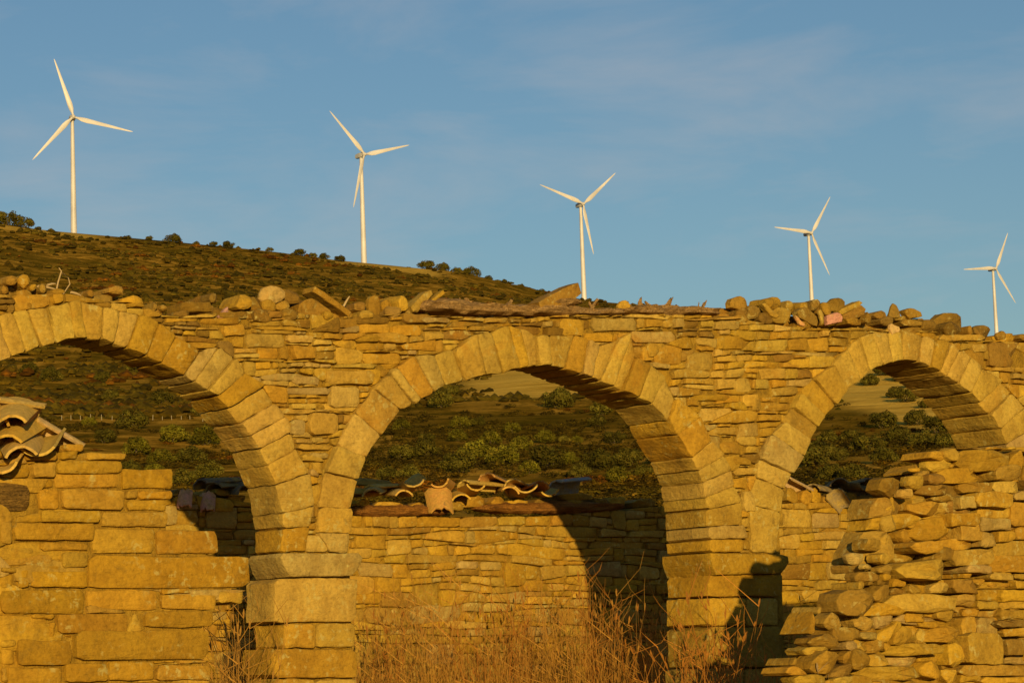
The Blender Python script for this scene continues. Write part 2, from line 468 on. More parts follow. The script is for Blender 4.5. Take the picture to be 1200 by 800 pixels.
OCHRE = [(.37, .245, .045), (.385, .212, .014), (.39, .220, .014), (.41, .245, .020), (.36, .205, .014), (.38, .235, .024), (.43, .250, .016), (.34, .205, .020)]
PALE = [(.43, .275, .034), (.40, .260, .036), (.44, .285, .038), (.42, .265, .028)]
BROWN = [(.27, .150, .014), (.23, .130, .013), (.30, .170, .015), (.26, .155, .020), (.20, .115, .013)]
def pick(pal, rg=rng, v=.10):
    c = rg.choice(pal); k = rg.uniform(1 - v, 1 + v); return (c[0] * k, c[1] * k * rg.uniform(.98, 1.06), c[2] * k * rg.uniform(1.1, 1.6), 1)
def add_stone(pl, poly_px, parent, front=0.0, back=-.2, col=None, name='stone', uv=False, sharp=40, smooth=True, **k):
    p = poly_px if uv else [pl.uv(*q) for q in poly_px]
    v, f = stone_geo(pl, p, front, back, seed=rng.randint(0, 10**9), **k)
    col = col or pick(OCHRE)
    org = sum((Vector(q) for q in v), Vector()) / len(v)
    o = mesh_obj(name, v, f, M_STONE, None, smooth, sharp, origin=org, cols=[col] * len(f))
    if parent is not None:
        o.parent = parent; o.location = org - parent.location
    return o
def squeeze(pl, poly, depth):
    x0 = min(p[0] for p in poly); x1 = max(p[0] for p in poly); cy = sum(p[1] for p in poly) / len(poly)
    D = depth * PN.x * F_PX / (pl.hit(x0, cy) - EYE).length; D = min(D, .6 * (x1 - x0))
    return [(x0 + D + (x - x0) * (x1 - x0 - D) / (x1 - x0), y) for x, y in poly]
def stones_joined(pl, polys, parent, name, frontf, backf, colf, **k):
    V = []; Fc = []; C = []
    for p in polys:
        v, f = stone_geo(pl, [pl.uv(*q) for q in p], frontf(p), backf(p), seed=rng.randint(0, 10**9), **k)
        b = len(V); V += v; Fc += [tuple(i + b for i in q) for q in f]; C += [colf(p)] * len(f)
    if not V: return None
    o = mesh_obj(name, V, Fc, M_STONE, None, True, 40, cols=C)
    o.parent = parent; o.location = -parent.location
    tag(o, kind='stuff'); return o
def core(pl, region, holes, parent, wfront, wback, step=6, erode=4, name='core'):
    """rubble-and-clay heart of a wall, seen in the joints"""
    xs = [p[0] for p in region]; ys = [p[1] for p in region]
    gx = np.arange(min(xs), max(xs), step); gy = np.arange(min(ys), max(ys), 1.0); X, Y = np.meshgrid(gx + step / 2, gy)
    m = poly_mask(X, Y, region)
    for h in holes: m &= ~poly_mask(X, Y, h)
    e = m.copy(); e[:, 1:] &= m[:, :-1]; e[:, :-1] &= m[:, 1:]; m = e
    V = []; Fc = []
    for i in range(len(gx)):
        col_ = m[:, i].astype(int); dd = np.diff(np.concatenate([[0], col_, [0]])); st = np.nonzero(dd == 1)[0]; en = np.nonzero(dd == -1)[0]
        for a, b in zip(st, en):
            ya, yb = gy[a] + erode, gy[min(b, len(gy) - 1)] - erode
            if yb - ya < 4: continue
            (u0, za), (u1, zb) = pl.uv(gx[i], ya), pl.uv(gx[i] + step, ya); (_, zc), (_, zd) = pl.uv(gx[i], yb), pl.uv(gx[i] + step, yb)
            u1 -= .0004; base = len(V); wf = wfront + mnoise.noise(Vector((u0 * 6, za, 0))) * .006
            wb = wback(u0) if callable(wback) else wback
            for w in (wf, wb):
                V += [pl.at(u0, za, w), pl.at(u1, zb, w), pl.at(u1, zd, w), pl.at(u0, zc, w)]
            for q in ((0, 3, 2, 1), (4, 5, 6, 7), (0, 1, 5, 4), (1, 2, 6, 5), (2, 3, 7, 6), (3, 0, 4, 7)): Fc.append(tuple(base + j for j in q))
    o = mesh_obj(name, V, Fc, M_CORE, None, False)
    o.parent = parent; o.location = -parent.location
    return o
def box(x0, y0, x1, y1, jit=1.2, rg=rng):
    j = lambda: rg.uniform(-jit, jit)
    pts = [(x0 + j(), y0 + j()), ((x0 + x1) / 2 + j(), y0 + j() * .8), (x1 + j(), y0 + j()), (x1 + j() * .6, (y0 + y1) / 2),
           (x1 + j(), y1 + j()), ((x0 + x1) / 2 + j(), y1 + j() * .8), (x0 + j(), y1 + j()), (x0 + j() * .6, (y0 + y1) / 2)]
    return pts
def lump(x0, y0, x1, y1, rg=rng, cut=None):
    """irregular boulder outline within a px box"""
    cx, cy, a, b = (x0 + x1) / 2, (y0 + y1) / 2, (x1 - x0) / 2, (y1 - y0) / 2
    n = rg.randint(6, 8); ph = rg.choice([.4, .55, .7]) + rg.uniform(-.2, .2); pts = []
    for i in range(n):
        t = ph + 6.283 * i / n + rg.uniform(-.22, .22); c, s = math.cos(t), math.sin(t)
        k = (abs(c) ** 7 + abs(s) ** 7) ** (-1 / 7) * rg.uniform(.88, 1.03)
        pts.append((cx + a * c * k, cy + b * s * k))
    return pts
def crop(ox, oy, s, rows): return [(ox + a / s, oy + b / s, ox + c / s, oy + d / s) for a, b, c, d in rows]
def wall_empty(name, pl, x, z): q = pl.hit(x, 600); return empty(name, (q.x, q.y, terrain_z(q.x, q.y)))
ZG = .66                                   # level of the ground at the foot of the walls
# ------------------------------------------------------------------ the arcade
A = Plane(0.0)
def thick(u): return -float(np.interp(u, [-4, -1.7, 1.6, 5], [.28, .30, .41, .48]))
ARCH1 = [((-128, 600), (-172, 590)), ((-122, 560), (-164, 540)), ((-110, 520), (-148, 484)), ((-92, 492), (-124, 450)), ((-70, 468), (-98, 424)), ((-48, 450), (-70, 402)),
         ((-26, 436), (-46, 388)), ((-6, 426), (-24, 376)), ((12, 419), (-4, 370)), ((30, 412), (15, 366)), ((48, 407), (32, 363)), ((65, 402), (55, 360)), ((86, 397), (78, 353)),
         ((99, 397), (91, 353)), ((116, 398), (118, 360)), ((131, 403), (138, 365)), ((148, 408), (164, 368)), ((169, 418), (185, 379)), ((187, 426), (204, 394)),
         ((216, 440), (233, 412)), ((226, 448), (256, 406)), ((240, 458), (274, 420)), ((251, 465), (284, 438)), ((265, 479), (307, 452)), ((279, 497), (320, 473)),
         ((290, 511), (334, 488)), ((302, 526), (339, 506)), ((310, 546), (345, 526)), ((321, 568), (361, 554)), ((328, 601), (366, 593)), ((331, 619), (362, 617)), ((330, 647), (358, 646))]
ARCH2 = [((408, 648), (386, 647)), ((409, 624), (370, 624)), ((411, 596), (372, 594)), ((418, 562), (380, 553)), ((427, 536), (393, 522)), ((445, 510), (415, 484)), ((467, 480), (437, 455)), ((483, 474), (454, 438)),
         ((490, 469), (462, 430)), ((505, 460), (483, 417)), ((519, 453), (507, 416)), ((543, 446), (529, 410)), ((567, 440), (555, 391)), ((586, 437), (573, 391)),
         ((607, 432), (593, 381)), ((618, 430), (608, 385)), ((631, 428), (627, 393)), ((644, 428), (642, 394)), ((661, 432), (672, 392)), ((680, 439), (690, 397)), ((691, 443), (700, 405)),
         ((702, 447), (721, 400)), ((718, 453), (736, 390)), ((727, 458), (744, 418)), ((746, 466), (762, 428)), ((763, 473), (777, 442)), ((782, 493), (790, 468)),
         ((791, 510), (818, 488)), ((807, 537), (830, 517)), ((815, 552), (845, 533)), ((820, 566), (856, 551)), ((823, 583), (859, 569)), ((826, 597), (867, 589)), ((827, 617), (868, 615)), ((828, 632), (871, 631)), ((829, 647), (870, 647))]
ARCH3 = [((910, 648), (880, 647)), ((914, 600), (877, 590)), ((918, 573), (887, 559)), ((927, 555), (889, 537)), ((940, 535), (902, 509)), ((947, 516), (917, 494)), ((956, 501), (928, 477)), ((964, 488), (937, 460)),
         ((978, 475), (952, 444)), ((991, 457), (974, 427)), ((1007, 445), (990, 409)), ((1019, 434), (1007, 396)), ((1034, 428), (1020, 390)), ((1045, 424), (1039, 390)), ((1058, 421), (1054, 388)), ((1076, 424), (1080, 394)), ((1089, 430), (1095, 398)),
         ((1099, 436), (1111, 401)), ((1106, 441), (1120, 410)), ((1120, 450), (1136, 418)), ((1134, 461), (1147, 432)), ((1145, 472), (1172, 446)), ((1157, 486), (1184, 460)), ((1168, 503), (1199, 478)), ((1176, 521), (1212, 500)),
         ((1183, 540), (1222, 522)), ((1190, 562), (1230, 548)), ((1194, 590), (1236, 578)), ((1196, 618), (1238, 612)), ((1197, 648), (1236, 648))]
yb = 1010
def opening(arch):
    inn = [a for a, b in arch]
    return inn + [(inn[-1][0] + (4 if inn[-1][0] > 0 else 0), yb + 60), (inn[0][0] + 4, yb + 60)]
OPEN = [opening(a) for a in (ARCH1, ARCH2, ARCH3)]
TOP = [(-290, 322), (-100, 334), (0, 345), (75, 343), (105, 351), (165, 354), (180, 367), (215, 371), (240, 367), (300, 363), (340, 365), (400, 370), (470, 368), (560, 371), (620, 371), (690, 367),
       (800, 368), (850, 369), (900, 379), (960, 386), (1000, 383), (1100, 388), (1160, 398), (1200, 400), (1340, 418)]
REGION = TOP + [(1340, yb), (-290, yb)]
arcade = wall_empty('arcade_wall', A, 621, 0)
tag(arcade, 'long ruined sandstone wall pierced by three round arches, loose rubble along its top', 'wall')
fixed = []
def vous(arch):
    for i, (a, b) in enumerate(zip(arch, arch[1:])):
        poly = [a[0], b[0], b[1], a[1]]; fixed.append(poly)
        jit = lambda p: (p[0] + U(-.5, .5), p[1] + U(-.5, .5))
        bev = U(.005, .010)
        add_stone(A, [a[0], ((a[0][0] + b[0][0]) / 2 + U(-.6, .6), (a[0][1] + b[0][1]) / 2 + U(-1, .6)), b[0], jit(b[1]), ((a[1][0] + b[1][0]) / 2 + U(-1, 1), (a[1][1] + b[1][1]) / 2 - U(-1, 2)), jit(a[1])],
                  arcade, front=U(.004, .040), col=pick(PALE if rng.random() < .7 else OCHRE), name='voussoir', n=26, gap=.001, bev=bev, rough=.009, rnd=.008, tilt=.07, drings=4, backs=lambda u: thick(u) + U(-.004, .004), back=0)
for a_ in (ARCH1, ARCH2, ARCH3): vous(a_)
# pier blocks, through-stones that show in the reveals
PIERS = [  # x0,y0,x1,y1, front, name
    (323, 648, 418, 676, .05, 'impost_block'), (320, 677, 416, 729, .02, 'pier_block'), (331, 730, 368, 759, .02, 'pier_block'), (369, 730, 416, 758, .01, 'pier_block'), (316, 760, 417, 794, .03, 'pier_block'),
    (322, 795, 368, 835, .02, 'pier_block'), (369, 795, 418, 835, .02, 'pier_block'), (318, 836, 418, 880, .02, 'pier_block'), (320, 881, 375, 925, .02, 'pier_block'), (376, 881, 418, 925, .02, 'pier_block'), (316, 926, 420, yb, .03, 'pier_block'),
    (359, 626, 385, 647, .0, 'pier_block'),
    (825, 648, 921, 672, .06, 'impost_block'), (829, 673, 914, 699, .02, 'pier_block'), (828, 700, 872, 733, .02, 'pier_block'), (873, 700, 912, 733, .01, 'pier_block'), (829, 734, 913, 781, .03, 'pier_block'),
    (827, 782, 870, 822, .02, 'pier_block'), (871, 782, 914, 822, .02, 'pier_block'), (828, 823, 914, 880, .02, 'pier_block'), (828, 881, 914, yb, .03, 'pier_block'),
    (1196, 649, 1300, 676, .05, 'impost_block'), (1198, 677, 1296, 730, .02, 'pier_block'), (1198, 731, 1296, 800, .02, 'pier_block'), (1198, 801, 1296, 880, .02, 'pier_block'), (1198, 881, 1296, yb, .02, 'pier_block'),
    (-230, 602, -129, 650, .04, 'impost_block'), (-226, 651, -127, 740, .02, 'pier_block'), (-226, 741, -127, 850, .02, 'pier_block'), (-226, 851, -127, yb, .02, 'pier_block')]
for x0, y0, x1, y1, fr, nm in PIERS:
    fixed.append([(x0, y0), (x1, y0), (x1, y1), (x0, y1)])
    imp = nm == 'impost_block'
    pts = box(x0, y0, x1, y1, .8)
    if imp and 300 < x0 < 400: pts = [(322, 648), (416, 648), (421, 652), (410, 675), (333, 676)]
    if imp and 800 < x0 < 900: pts = [(823, 648), (915, 650), (922, 655), (911, 672), (830, 674)]
    add_stone(A, pts, arcade, front=fr, back=0, backs=lambda u: thick(u) - (.03 if imp else 0), col=pick(PALE if rng.random() < .6 else OCHRE), name=nm, n=30, gap=.002, bev=.010, rough=.009, rnd=.012, tilt=.03, drings=4)
# larger stones one can pick out in the masonry
BIG = [(289, 391, 336, 407), (336, 392, 368, 402), (382, 434, 436, 451), (386, 452, 422, 478), (361, 483, 396, 510), (341, 491, 359, 510), (422, 379, 458, 391), (459, 380, 492, 394), (472, 367, 504, 379), (415, 392, 445, 401),
       (426, 413, 470, 427), (654, 373, 685, 394), (693, 372, 747, 389), (740, 388, 793, 402), (765, 404, 800, 427), (805, 412, 838, 435), (840, 392, 877, 410), (818, 404, 838, 412), (923, 420, 955, 431), (861, 442, 881, 460),
       (870, 461, 890, 477), (809, 461, 856, 470), (1158, 400, 1204, 430), (1100, 391, 1156, 400), (1138, 403, 1157, 413), (820, 477, 860, 494), (861, 484, 886, 496), (832, 500, 866, 510), (846, 516, 870, 532), (857, 534, 881, 545),
       (858, 547, 887, 557), (365, 511, 380, 519), (346, 520, 391, 528), (363, 529, 387, 538), (366, 540, 378, 556), (392, 373, 420, 385), (490, 371, 532, 379), (366, 567, 380, 590), (870, 575, 884, 600),
       (214, 352, 252, 366), (235, 372, 285, 380), (262, 380, 288, 394), (271, 394, 288, 407), (305, 437, 358, 446), (341, 440, 376, 451), (327, 454, 388, 462)]
for b in BIG:
    fixed.append([(b[0], b[1]), (b[2], b[1]), (b[2], b[3]), (b[0], b[3])])
big_polys = [box(b[0] + .5, b[1] + .5, b[2] - .5, b[3] - .5, 1.0) for b in BIG]
filler = pack(REGION, fixed + OPEN, 9.8, 25, 4)
allp = [(parea(p), p, True) for p in big_polys] + [(parea(p) * (1 if -5 < p[0][0] < 1205 and p[0][1] < 805 else .01), p, False) for p in filler]
allp.sort(key=lambda q: -q[0])
def face_col(p):
    y = sum(q[1] for q in p) / len(p); x = sum(q[0] for q in p) / len(p)
    ty = np.interp(x, [q[0] for q in TOP], [q[1] for q in TOP])
    r = rng.random()
    if y - ty < 26 and r < .28: return pick(BROWN, v=.15)
    return pick(PALE if r < .62 and r > .45 else (BROWN if r > .94 else OCHRE), v=.17)
for ar, p, b in allp[:300]:
    add_stone(A, p, arcade, front=U(-.012, .02), back=-U(.14, .24), col=face_col(p), n=16 if ar > 350 else 12, gap=U(.001, .005), bev=U(.003, .008), rough=.006, rnd=.008, tilt=.12, facets=1 if rng.random() < .3 else 0)
stones_joined(A, [p for ar, p, b in allp[300:]], arcade, 'small_stones', lambda p: U(-.016, .014), lambda p: -.16, face_col, n=12, gap=.001, bev=.006, rough=.005, rnd=.007, tilt=.1)
core(A, REGION, OPEN, arcade, -.030, lambda u: thick(u) + .02, 5, 3)
# rubble lying along the top
CAPS = (crop(0, 310, 5, [(0, 60, 95, 115), (92, 50, 190, 132), (0, 117, 78, 152), (80, 145, 210, 180), (60, 172, 215, 222), (150, 115, 210, 150), (210, 110, 275, 160), (280, 142, 385, 165), (215, 160, 405, 212), (0, 160, 55, 232),
        (510, 170, 680, 235), (585, 125, 720, 178), (685, 178, 845, 242), (635, 238, 805, 275), (490, 148, 540, 180), (150, 222, 270, 262), (280, 215, 378, 245), (105, 222, 175, 255), (0, 235, 80, 282), (860, 220, 910, 272), (890, 232, 970, 278), (840, 270, 985, 300), (985, 265, 1115, 305),
        (410, 175, 500, 205), (-150, 150, -60, 220), (-220, 190, -100, 260), (-380, 170, -220, 240)])
    + crop(180, 320, 5, [(215, 170, 375, 240), (295, 115, 395, 170), (450, 125, 560, 215), (540, 130, 670, 215), (730, 95, 880, 170), (700, 160, 805, 205), (540, 210, 720, 285), (720, 205, 840, 275), (620, 150, 730, 215)])
    + crop(360, 320, 5, [(260, 170, 340, 215), (275, 220, 375, 262), (435, 150, 520, 235), (500, 130, 595, 215), (435, 190, 550, 262), (560, 205, 665, 235), (60, 225, 150, 270), (370, 225, 440, 270)])
    + crop(760, 330, 5, [(665, 90, 785, 155), (780, 105, 855, 160), (870, 115, 925, 165), (920, 105, 980, 170), (980, 115, 1065, 190), (560, 140, 650, 212), (700, 150, 850, 240), (630, 180, 750, 240), (505, 155, 575, 200), (480, 190, 570, 232), (850, 235, 960, 275)])
    + crop(960, 330, 5, [(0, 120, 65, 190), (100, 140, 250, 215), (250, 175, 305, 235), (315, 170, 405, 210), (315, 205, 440, 250), (430, 195, 600, 222), (470, 222, 625, 252), (505, 255, 640, 315), (600, 215, 680, 290), (680, 230, 850, 312), (850, 260, 890, 312), (1015, 300, 1190, 355), (630, 300, 700, 330), (110, 215, 280, 250), (0, 200, 110, 250),
        (1150, 305, 1260, 345), (1280, 320, 1400, 375), (1420, 350, 1560, 400)]))
for c in CAPS:
    sm = (c[2] - c[0]) * (c[3] - c[1])
    dp = U(.2, .3); fr = U(-.05, .02)
    add_stone(A, squeeze(A, lump(c[0] - 2, c[1] - .8, c[2] + 2, c[3] + 1.5), dp * .3), arcade, front=fr, back=fr - dp, col=pick(BROWN if rng.random() < .7 else OCHRE, v=.15), name='cap_stone', n=11, smooth=False, gap=.0, bev=U(.006, .014), rough=.010, rnd=.008, tilt=.28, facets=2, backround=True, drings=1)
back_caps = []
PROF = [(-280, 8), (0, 8), (40, 14), (90, 5), (150, 12), (180, 2), (220, 7), (300, 12), (330, 20), (400, 10), (430, 14), (480, 6), (520, 2), (840, 3), (860, 13), (900, 14), (980, 21), (1000, 15), (1040, 16), (1060, 19), (1100, 18), (1130, 15), (1160, 7), (1330, 6)]
for lay in (0, 1):
    x = -280
    while x < 1330:
        w = U(16, 34); h = U(9, 15); ty = np.interp(x, [q[0] for q in TOP], [q[1] for q in TOP]); up = np.interp(x + w / 2, [q[0] for q in PROF], [q[1] for q in PROF])
        if lay == 0: back_caps.append(lump(x, ty - h * .5, x + w, ty + h * .7))
        elif up > 6: back_caps.append(lump(x, ty - up * U(.75, .95), x + w, ty + 2))
        x += w * U(.6, .9)
stones_joined(A, back_caps, arcade, 'top_rubble', lambda p: -U(.10, .16), lambda p: -.37, lambda p: pick(BROWN, v=.2), n=16, gap=0, bev=.010, rough=.010, rnd=.008, tilt=.25, facets=2, backround=True)
def loose(poly, label, pal, front=-.02, back=-.30, n=20, **k):
    y0_ = min(p[1] for p in poly); y1_ = max(p[1] for p in poly); poly = [(x, y + 4.0 * (y - y0_) / (y1_ - y0_)) for x, y in poly]
    dp = min(-back, .14, (max(p[0] for p in poly) - min(p[0] for p in poly)) / 185 * .5)
    o = add_stone(A, squeeze(A, poly, dp * .6), None, front=front, back=front - dp, col=pick(pal), name='loose_stone', n=12, smooth=False, gap=0, bev=k.pop('bev', .008), rough=.009, rnd=.007, tilt=k.pop('tilt', .12), backround=True, drings=1, **k)
    return tag(o, label, 'stone', 'loose stones on the arcade wall')
cp = lambda ox, oy, pts: [(ox + a / 5, oy + b / 5) for a, b in pts]
loose(cp(180, 320, [(888, 72), (930, 78), (1178, 215), (1172, 245), (1140, 228), (1045, 172), (892, 100)]), 'thin dark slab leaning down to the right on a broad flat stone', BROWN)
loose(cp(180, 320, [(803, 190), (850, 150), (920, 140), (1075, 215), (1050, 240), (920, 250), (850, 240)]), 'broad flat dark stone lying under the leaning slab', BROWN, front=-.03)
loose(cp(180, 320, [(625, 118), (660, 72), (700, 65), (775, 88), (780, 130), (700, 158), (640, 150)]), 'rounded ochre boulder highest on the wall above the left pier', OCHRE, facets=2)
loose(cp(180, 320, [(355, 240), (455, 188), (458, 250)]), 'small pinkish triangular stone left of the rounded ochre boulder', [(.50, .27, .13)], n=14)
loose(cp(360, 320, [(355, 150), (370, 128), (425, 125), (442, 145), (438, 222), (362, 225)]), 'squarish upright brown block right of the leaning thin slab', BROWN)
loose(cp(360, 320, [(582, 205), (580, 175), (700, 100), (760, 93), (755, 115), (632, 206)]), 'ochre slab tilted up to the right at the left end of the timber', OCHRE)
loose(cp(360, 320, [(698, 150), (815, 92), (826, 108), (710, 168)]), 'thin ochre splinter of stone resting against the tilted ochre slab', OCHRE, n=14)
loose(cp(560, 320, [(272, 185), (295, 152), (420, 105), (570, 52), (596, 70), (600, 118), (565, 140), (420, 185), (370, 206)]), 'large tilted slab standing proud above the middle arch', BROWN + OCHRE, front=.03)
loose(cp(560, 320, [(818, 185), (840, 160), (880, 155), (905, 170), (905, 192)]), 'small rounded stone on the timber right of the third turbine', OCHRE, n=14)
loose(cp(760, 330, [(468, 130), (480, 95), (540, 80), (590, 90), (612, 130), (560, 150)]), 'rounded brown boulder at the right end of the timber', BROWN, facets=2)
loose(cp(760, 330, [(640, 128), (665, 125), (770, 185), (760, 195), (720, 185)]), 'thin pale slab sloping down right among brown rubble', PALE, n=14, front=.0)
loose(cp(760, 330, [(840, 160), (900, 148), (985, 200), (990, 245), (930, 235), (850, 200)]), 'large smooth dark boulder left of the pink brick fragment', BROWN, front=.02)
loose(cp(760, 330, [(1010, 195), (1090, 182), (1116, 212), (1112, 225), (1015, 237)]), 'pink brick fragment among the rubble left of the right arch', [(.52, .25, .11)], front=.04)
loose(cp(760, 330, [(962, 172), (985, 165), (1010, 195), (1000, 240), (985, 235)]), 'pale upright chip of stone touching the pink brick fragment', PALE, n=14, front=.045)
loose(cp(760, 330, [(832, 198), (845, 200), (905, 240), (895, 250), (865, 240)]), 'thin orange tile chip below the dark boulder', [(.52, .27, .07)], n=14, front=.03)
loose(cp(760, 330, [(1045, 120), (1100, 93), (1160, 97), (1178, 118), (1150, 150), (1075, 150)]), 'flat rounded brown stone on top left of the right arch', BROWN, facets=1)
loose(cp(960, 330, [(82, 165), (100, 150), (225, 110), (238, 118), (225, 135), (105, 178)]), 'thin pale slab sloping up right above the right arch haunch', OCHRE, n=16, front=.02)
loose(cp(960, 330, [(410, 190), (435, 135), (458, 122), (482, 150), (490, 190)]), 'pointed brown stone standing upright over the right arch', BROWN, n=16)
loose(cp(960, 330, [(488, 158), (540, 150), (622, 170), (620, 190), (520, 195)]), 'flat oval stone beside the pointed upright stone', BROWN, n=16)
loose(cp(960, 330, [(385, 262), (400, 245), (460, 262), (458, 282), (400, 294)]), 'small bright yellow stone above the right arch crown', [(.60, .40, .10)], n=14, front=.03)
loose(cp(960, 330, [(678, 225), (735, 175), (830, 182), (890, 200), (914, 250), (850, 270), (720, 262)]), 'biggest brown boulder on the wall right of the right arch crown', BROWN, facets=3, front=-.04)
loose(cp(960, 330, [(885, 260), (960, 250), (1022, 270), (1015, 315), (990, 326), (890, 290)]), 'angular brown block right of the biggest boulder', BROWN, facets=1, front=.0)
loose(cp(960, 330, [(1035, 295), (1085, 280), (1110, 292), (1108, 316), (1050, 318)]), 'small brown stone right below the rightmost turbine tower', BROWN, n=14)

def log_geo(pl, path, w, wr, nseg=12, rough=.42, per=3, seed=1):
    """splintered timber: path of (x, y, half height px), depth centre w and half depth wr"""
    V = []; Fc = []; xs = [p[0] for p in path]
    N = int((xs[-1] - xs[0]) / per) + 1
    for i in range(N):
        x = xs[0] + (xs[-1] - xs[0]) * i / (N - 1); y = np.interp(x, xs, [p[1] for p in path]); h = np.interp(x, xs, [p[2] for p in path])
        u, z = pl.uv(x, y); hz = z - pl.uv(x, y + h)[1]
        e = min(1, .35 + min(i, N - 1 - i) * .22)
        for j in range(nseg):
            t = 6.2832 * j / nseg; c, s = math.cos(t), math.sin(t); k = (c ** 4 + s ** 4) ** -.25
            r = 1 + rough * (1.3 * mnoise.noise(Vector((u * 2.6, j * 1.9, seed))) + .9 * mnoise.noise(Vector((u * 9, j * 2.7, seed + 9))) + .5 * mnoise.noise(Vector((u * 25, j * 3.7, seed + 5))))
            V.append(pl.at(u + U(-.006, .006), z + s * k * hz * r * e, w + c * k * wr * r * e))
    for i in range(N - 1):
        for j in range(nseg):
            k = (j + 1) % nseg; Fc.append((i * nseg + j, (i + 1) * nseg + j, (i + 1) * nseg + k, i * nseg + k))
    Fc.append(tuple(range(nseg))); Fc.append(tuple((N - 1) * nseg + j for j in reversed(range(nseg))))
    return V, Fc
def timber(pl, path, w, wr, mat, label, splinters=(), **k):
    q = pl.at(*pl.uv(path[0][0], path[0][1]), w)
    e = empty('timber_beam', q); tag(e, label, 'timber')
    v, f = log_geo(pl, path, w, wr, **k); mesh_obj('beam', v, f, mat, e, True, 30)
    for (x, y, x2, y2, r) in splinters:
        (u, z), (u2, z2) = pl.uv(x, y), pl.uv(x2, y2); rr = r / 185
        V = []; n = 6
        for m in range(4):
            t = m / 3; cu, cz = u + (u2 - u) * t + U(-.006, .006), z + (z2 - z) * t
            for j in range(n):
                a = 6.283 * j / n; V.append(pl.at(cu + math.cos(a) * rr * (1.25 - .8 * t) * U(.8, 1.2), cz + U(-.01, .01), w + math.sin(a) * rr * (1.25 - .7 * t) * U(.8, 1.2)))
        Fc = [(m * n + j, m * n + (j + 1) % n, (m + 1) * n + (j + 1) % n, (m + 1) * n + j) for m in range(3) for j in range(n)] + [tuple(3 * n + j for j in range(n))]
        mesh_obj('splinter', V, Fc, mat, e, True, 30)
    return e
timber(A, [(492, 359, 5), (520, 357, 8), (545, 359, 8), (600, 362, 6.5), (650, 363, 6.5), (700, 365, 5), (735, 364, 4)], -.06, .09, M_WOOD, 'rotten grey brown timber lying on the wall over the middle arch',
       [(601, 358, 607, 349, 4), (540, 353, 545, 348, 4), (556, 353, 552, 349, 4), (699, 361, 707, 349, 2.6), (700, 360, 697, 353, 2)], seed=3)
timber(A, [(728, 364, 4), (765, 362, 6.5), (790, 363, 6), (820, 363, 5), (848, 366, 4)], -.09, .11, M_WOOD, 'thin splintered timber continuing right of the rotten beam, stubs standing up',
       [(760, 358, 761, 347, 3), (772, 358, 766, 351, 3.4), (750, 357, 746, 352, 2), (790, 359, 798, 347, 3.2), (832, 361, 838, 351, 2.4), (829, 361, 829, 353, 1.2)], seed=8)
timber(A, [(640, 357, 3), (660, 354, 4.5), (680, 353, 4), (682, 354, 3)], -.02, .06, M_WOOD, 'short broken timber end tucked under the large tilted slab', seed=12)
def twig_obj(name, chains, mat, label, cat, group=None, loc=None):
    """chains: lists of (Vector, radius)"""
    V = []; Fc = []
    for ch in chains:
        b0 = None
        for i, (p, r) in enumerate(ch):
            d = (ch[min(i + 1, len(ch) - 1)][0] - ch[max(i - 1, 0)][0]).normalized(); a = d.orthogonal().normalized(); c = d.cross(a); b = len(V)
            for j in range(4): t = 1.5708 * j; V.append(p + a * math.cos(t) * r + c * math.sin(t) * r)
            if b0 is not None:
                for j in range(4): k = (j + 1) % 4; Fc.append((b0 + j, b0 + k, b + k, b + j))
            b0 = b
    o = mesh_obj(name, V, Fc, mat, None, True, None, origin=loc or chains[0][0][0])
    return tag(o, label, cat, group) if label else o
def apt(x, y, w=0): return A.at(*A.uv(x, y), w)
twig_obj('dry_twig', [[(apt(75, 343, -.1), .007), (apt(78, 328, -.1), .006), (apt(82, 315, -.1), .005), (apt(79, 311, -.1), .004)], [(apt(82, 316, -.1), .005), (apt(90, 323, -.1), .005), (apt(92, 330, -.1), .004), (apt(84, 342, -.1), .004)]],
         M_PALETWIG, 'thin dry looped twig sprouting from the wall top at left', 'twig')
for q in ((49, 334, 72, 338), (60, 333, 70, 331), (408, 358, 415, 346), (88, 341, 100, 345)):
    twig_obj('dry_twig', [[(apt(q[0], q[1], -.05), .009), (apt((q[0] + q[2]) / 2, (q[1] + q[3]) / 2 - .6, -.05), .008), (apt(q[2], q[3], -.05), .004)]], M_PALETWIG,
             'pale bare stick poking up beside the leaning slab' if q[0] > 400 else 'short pale stick lying among stones at the left wall top', 'twig', None if q[0] > 400 else 'short sticks on the left wall top')

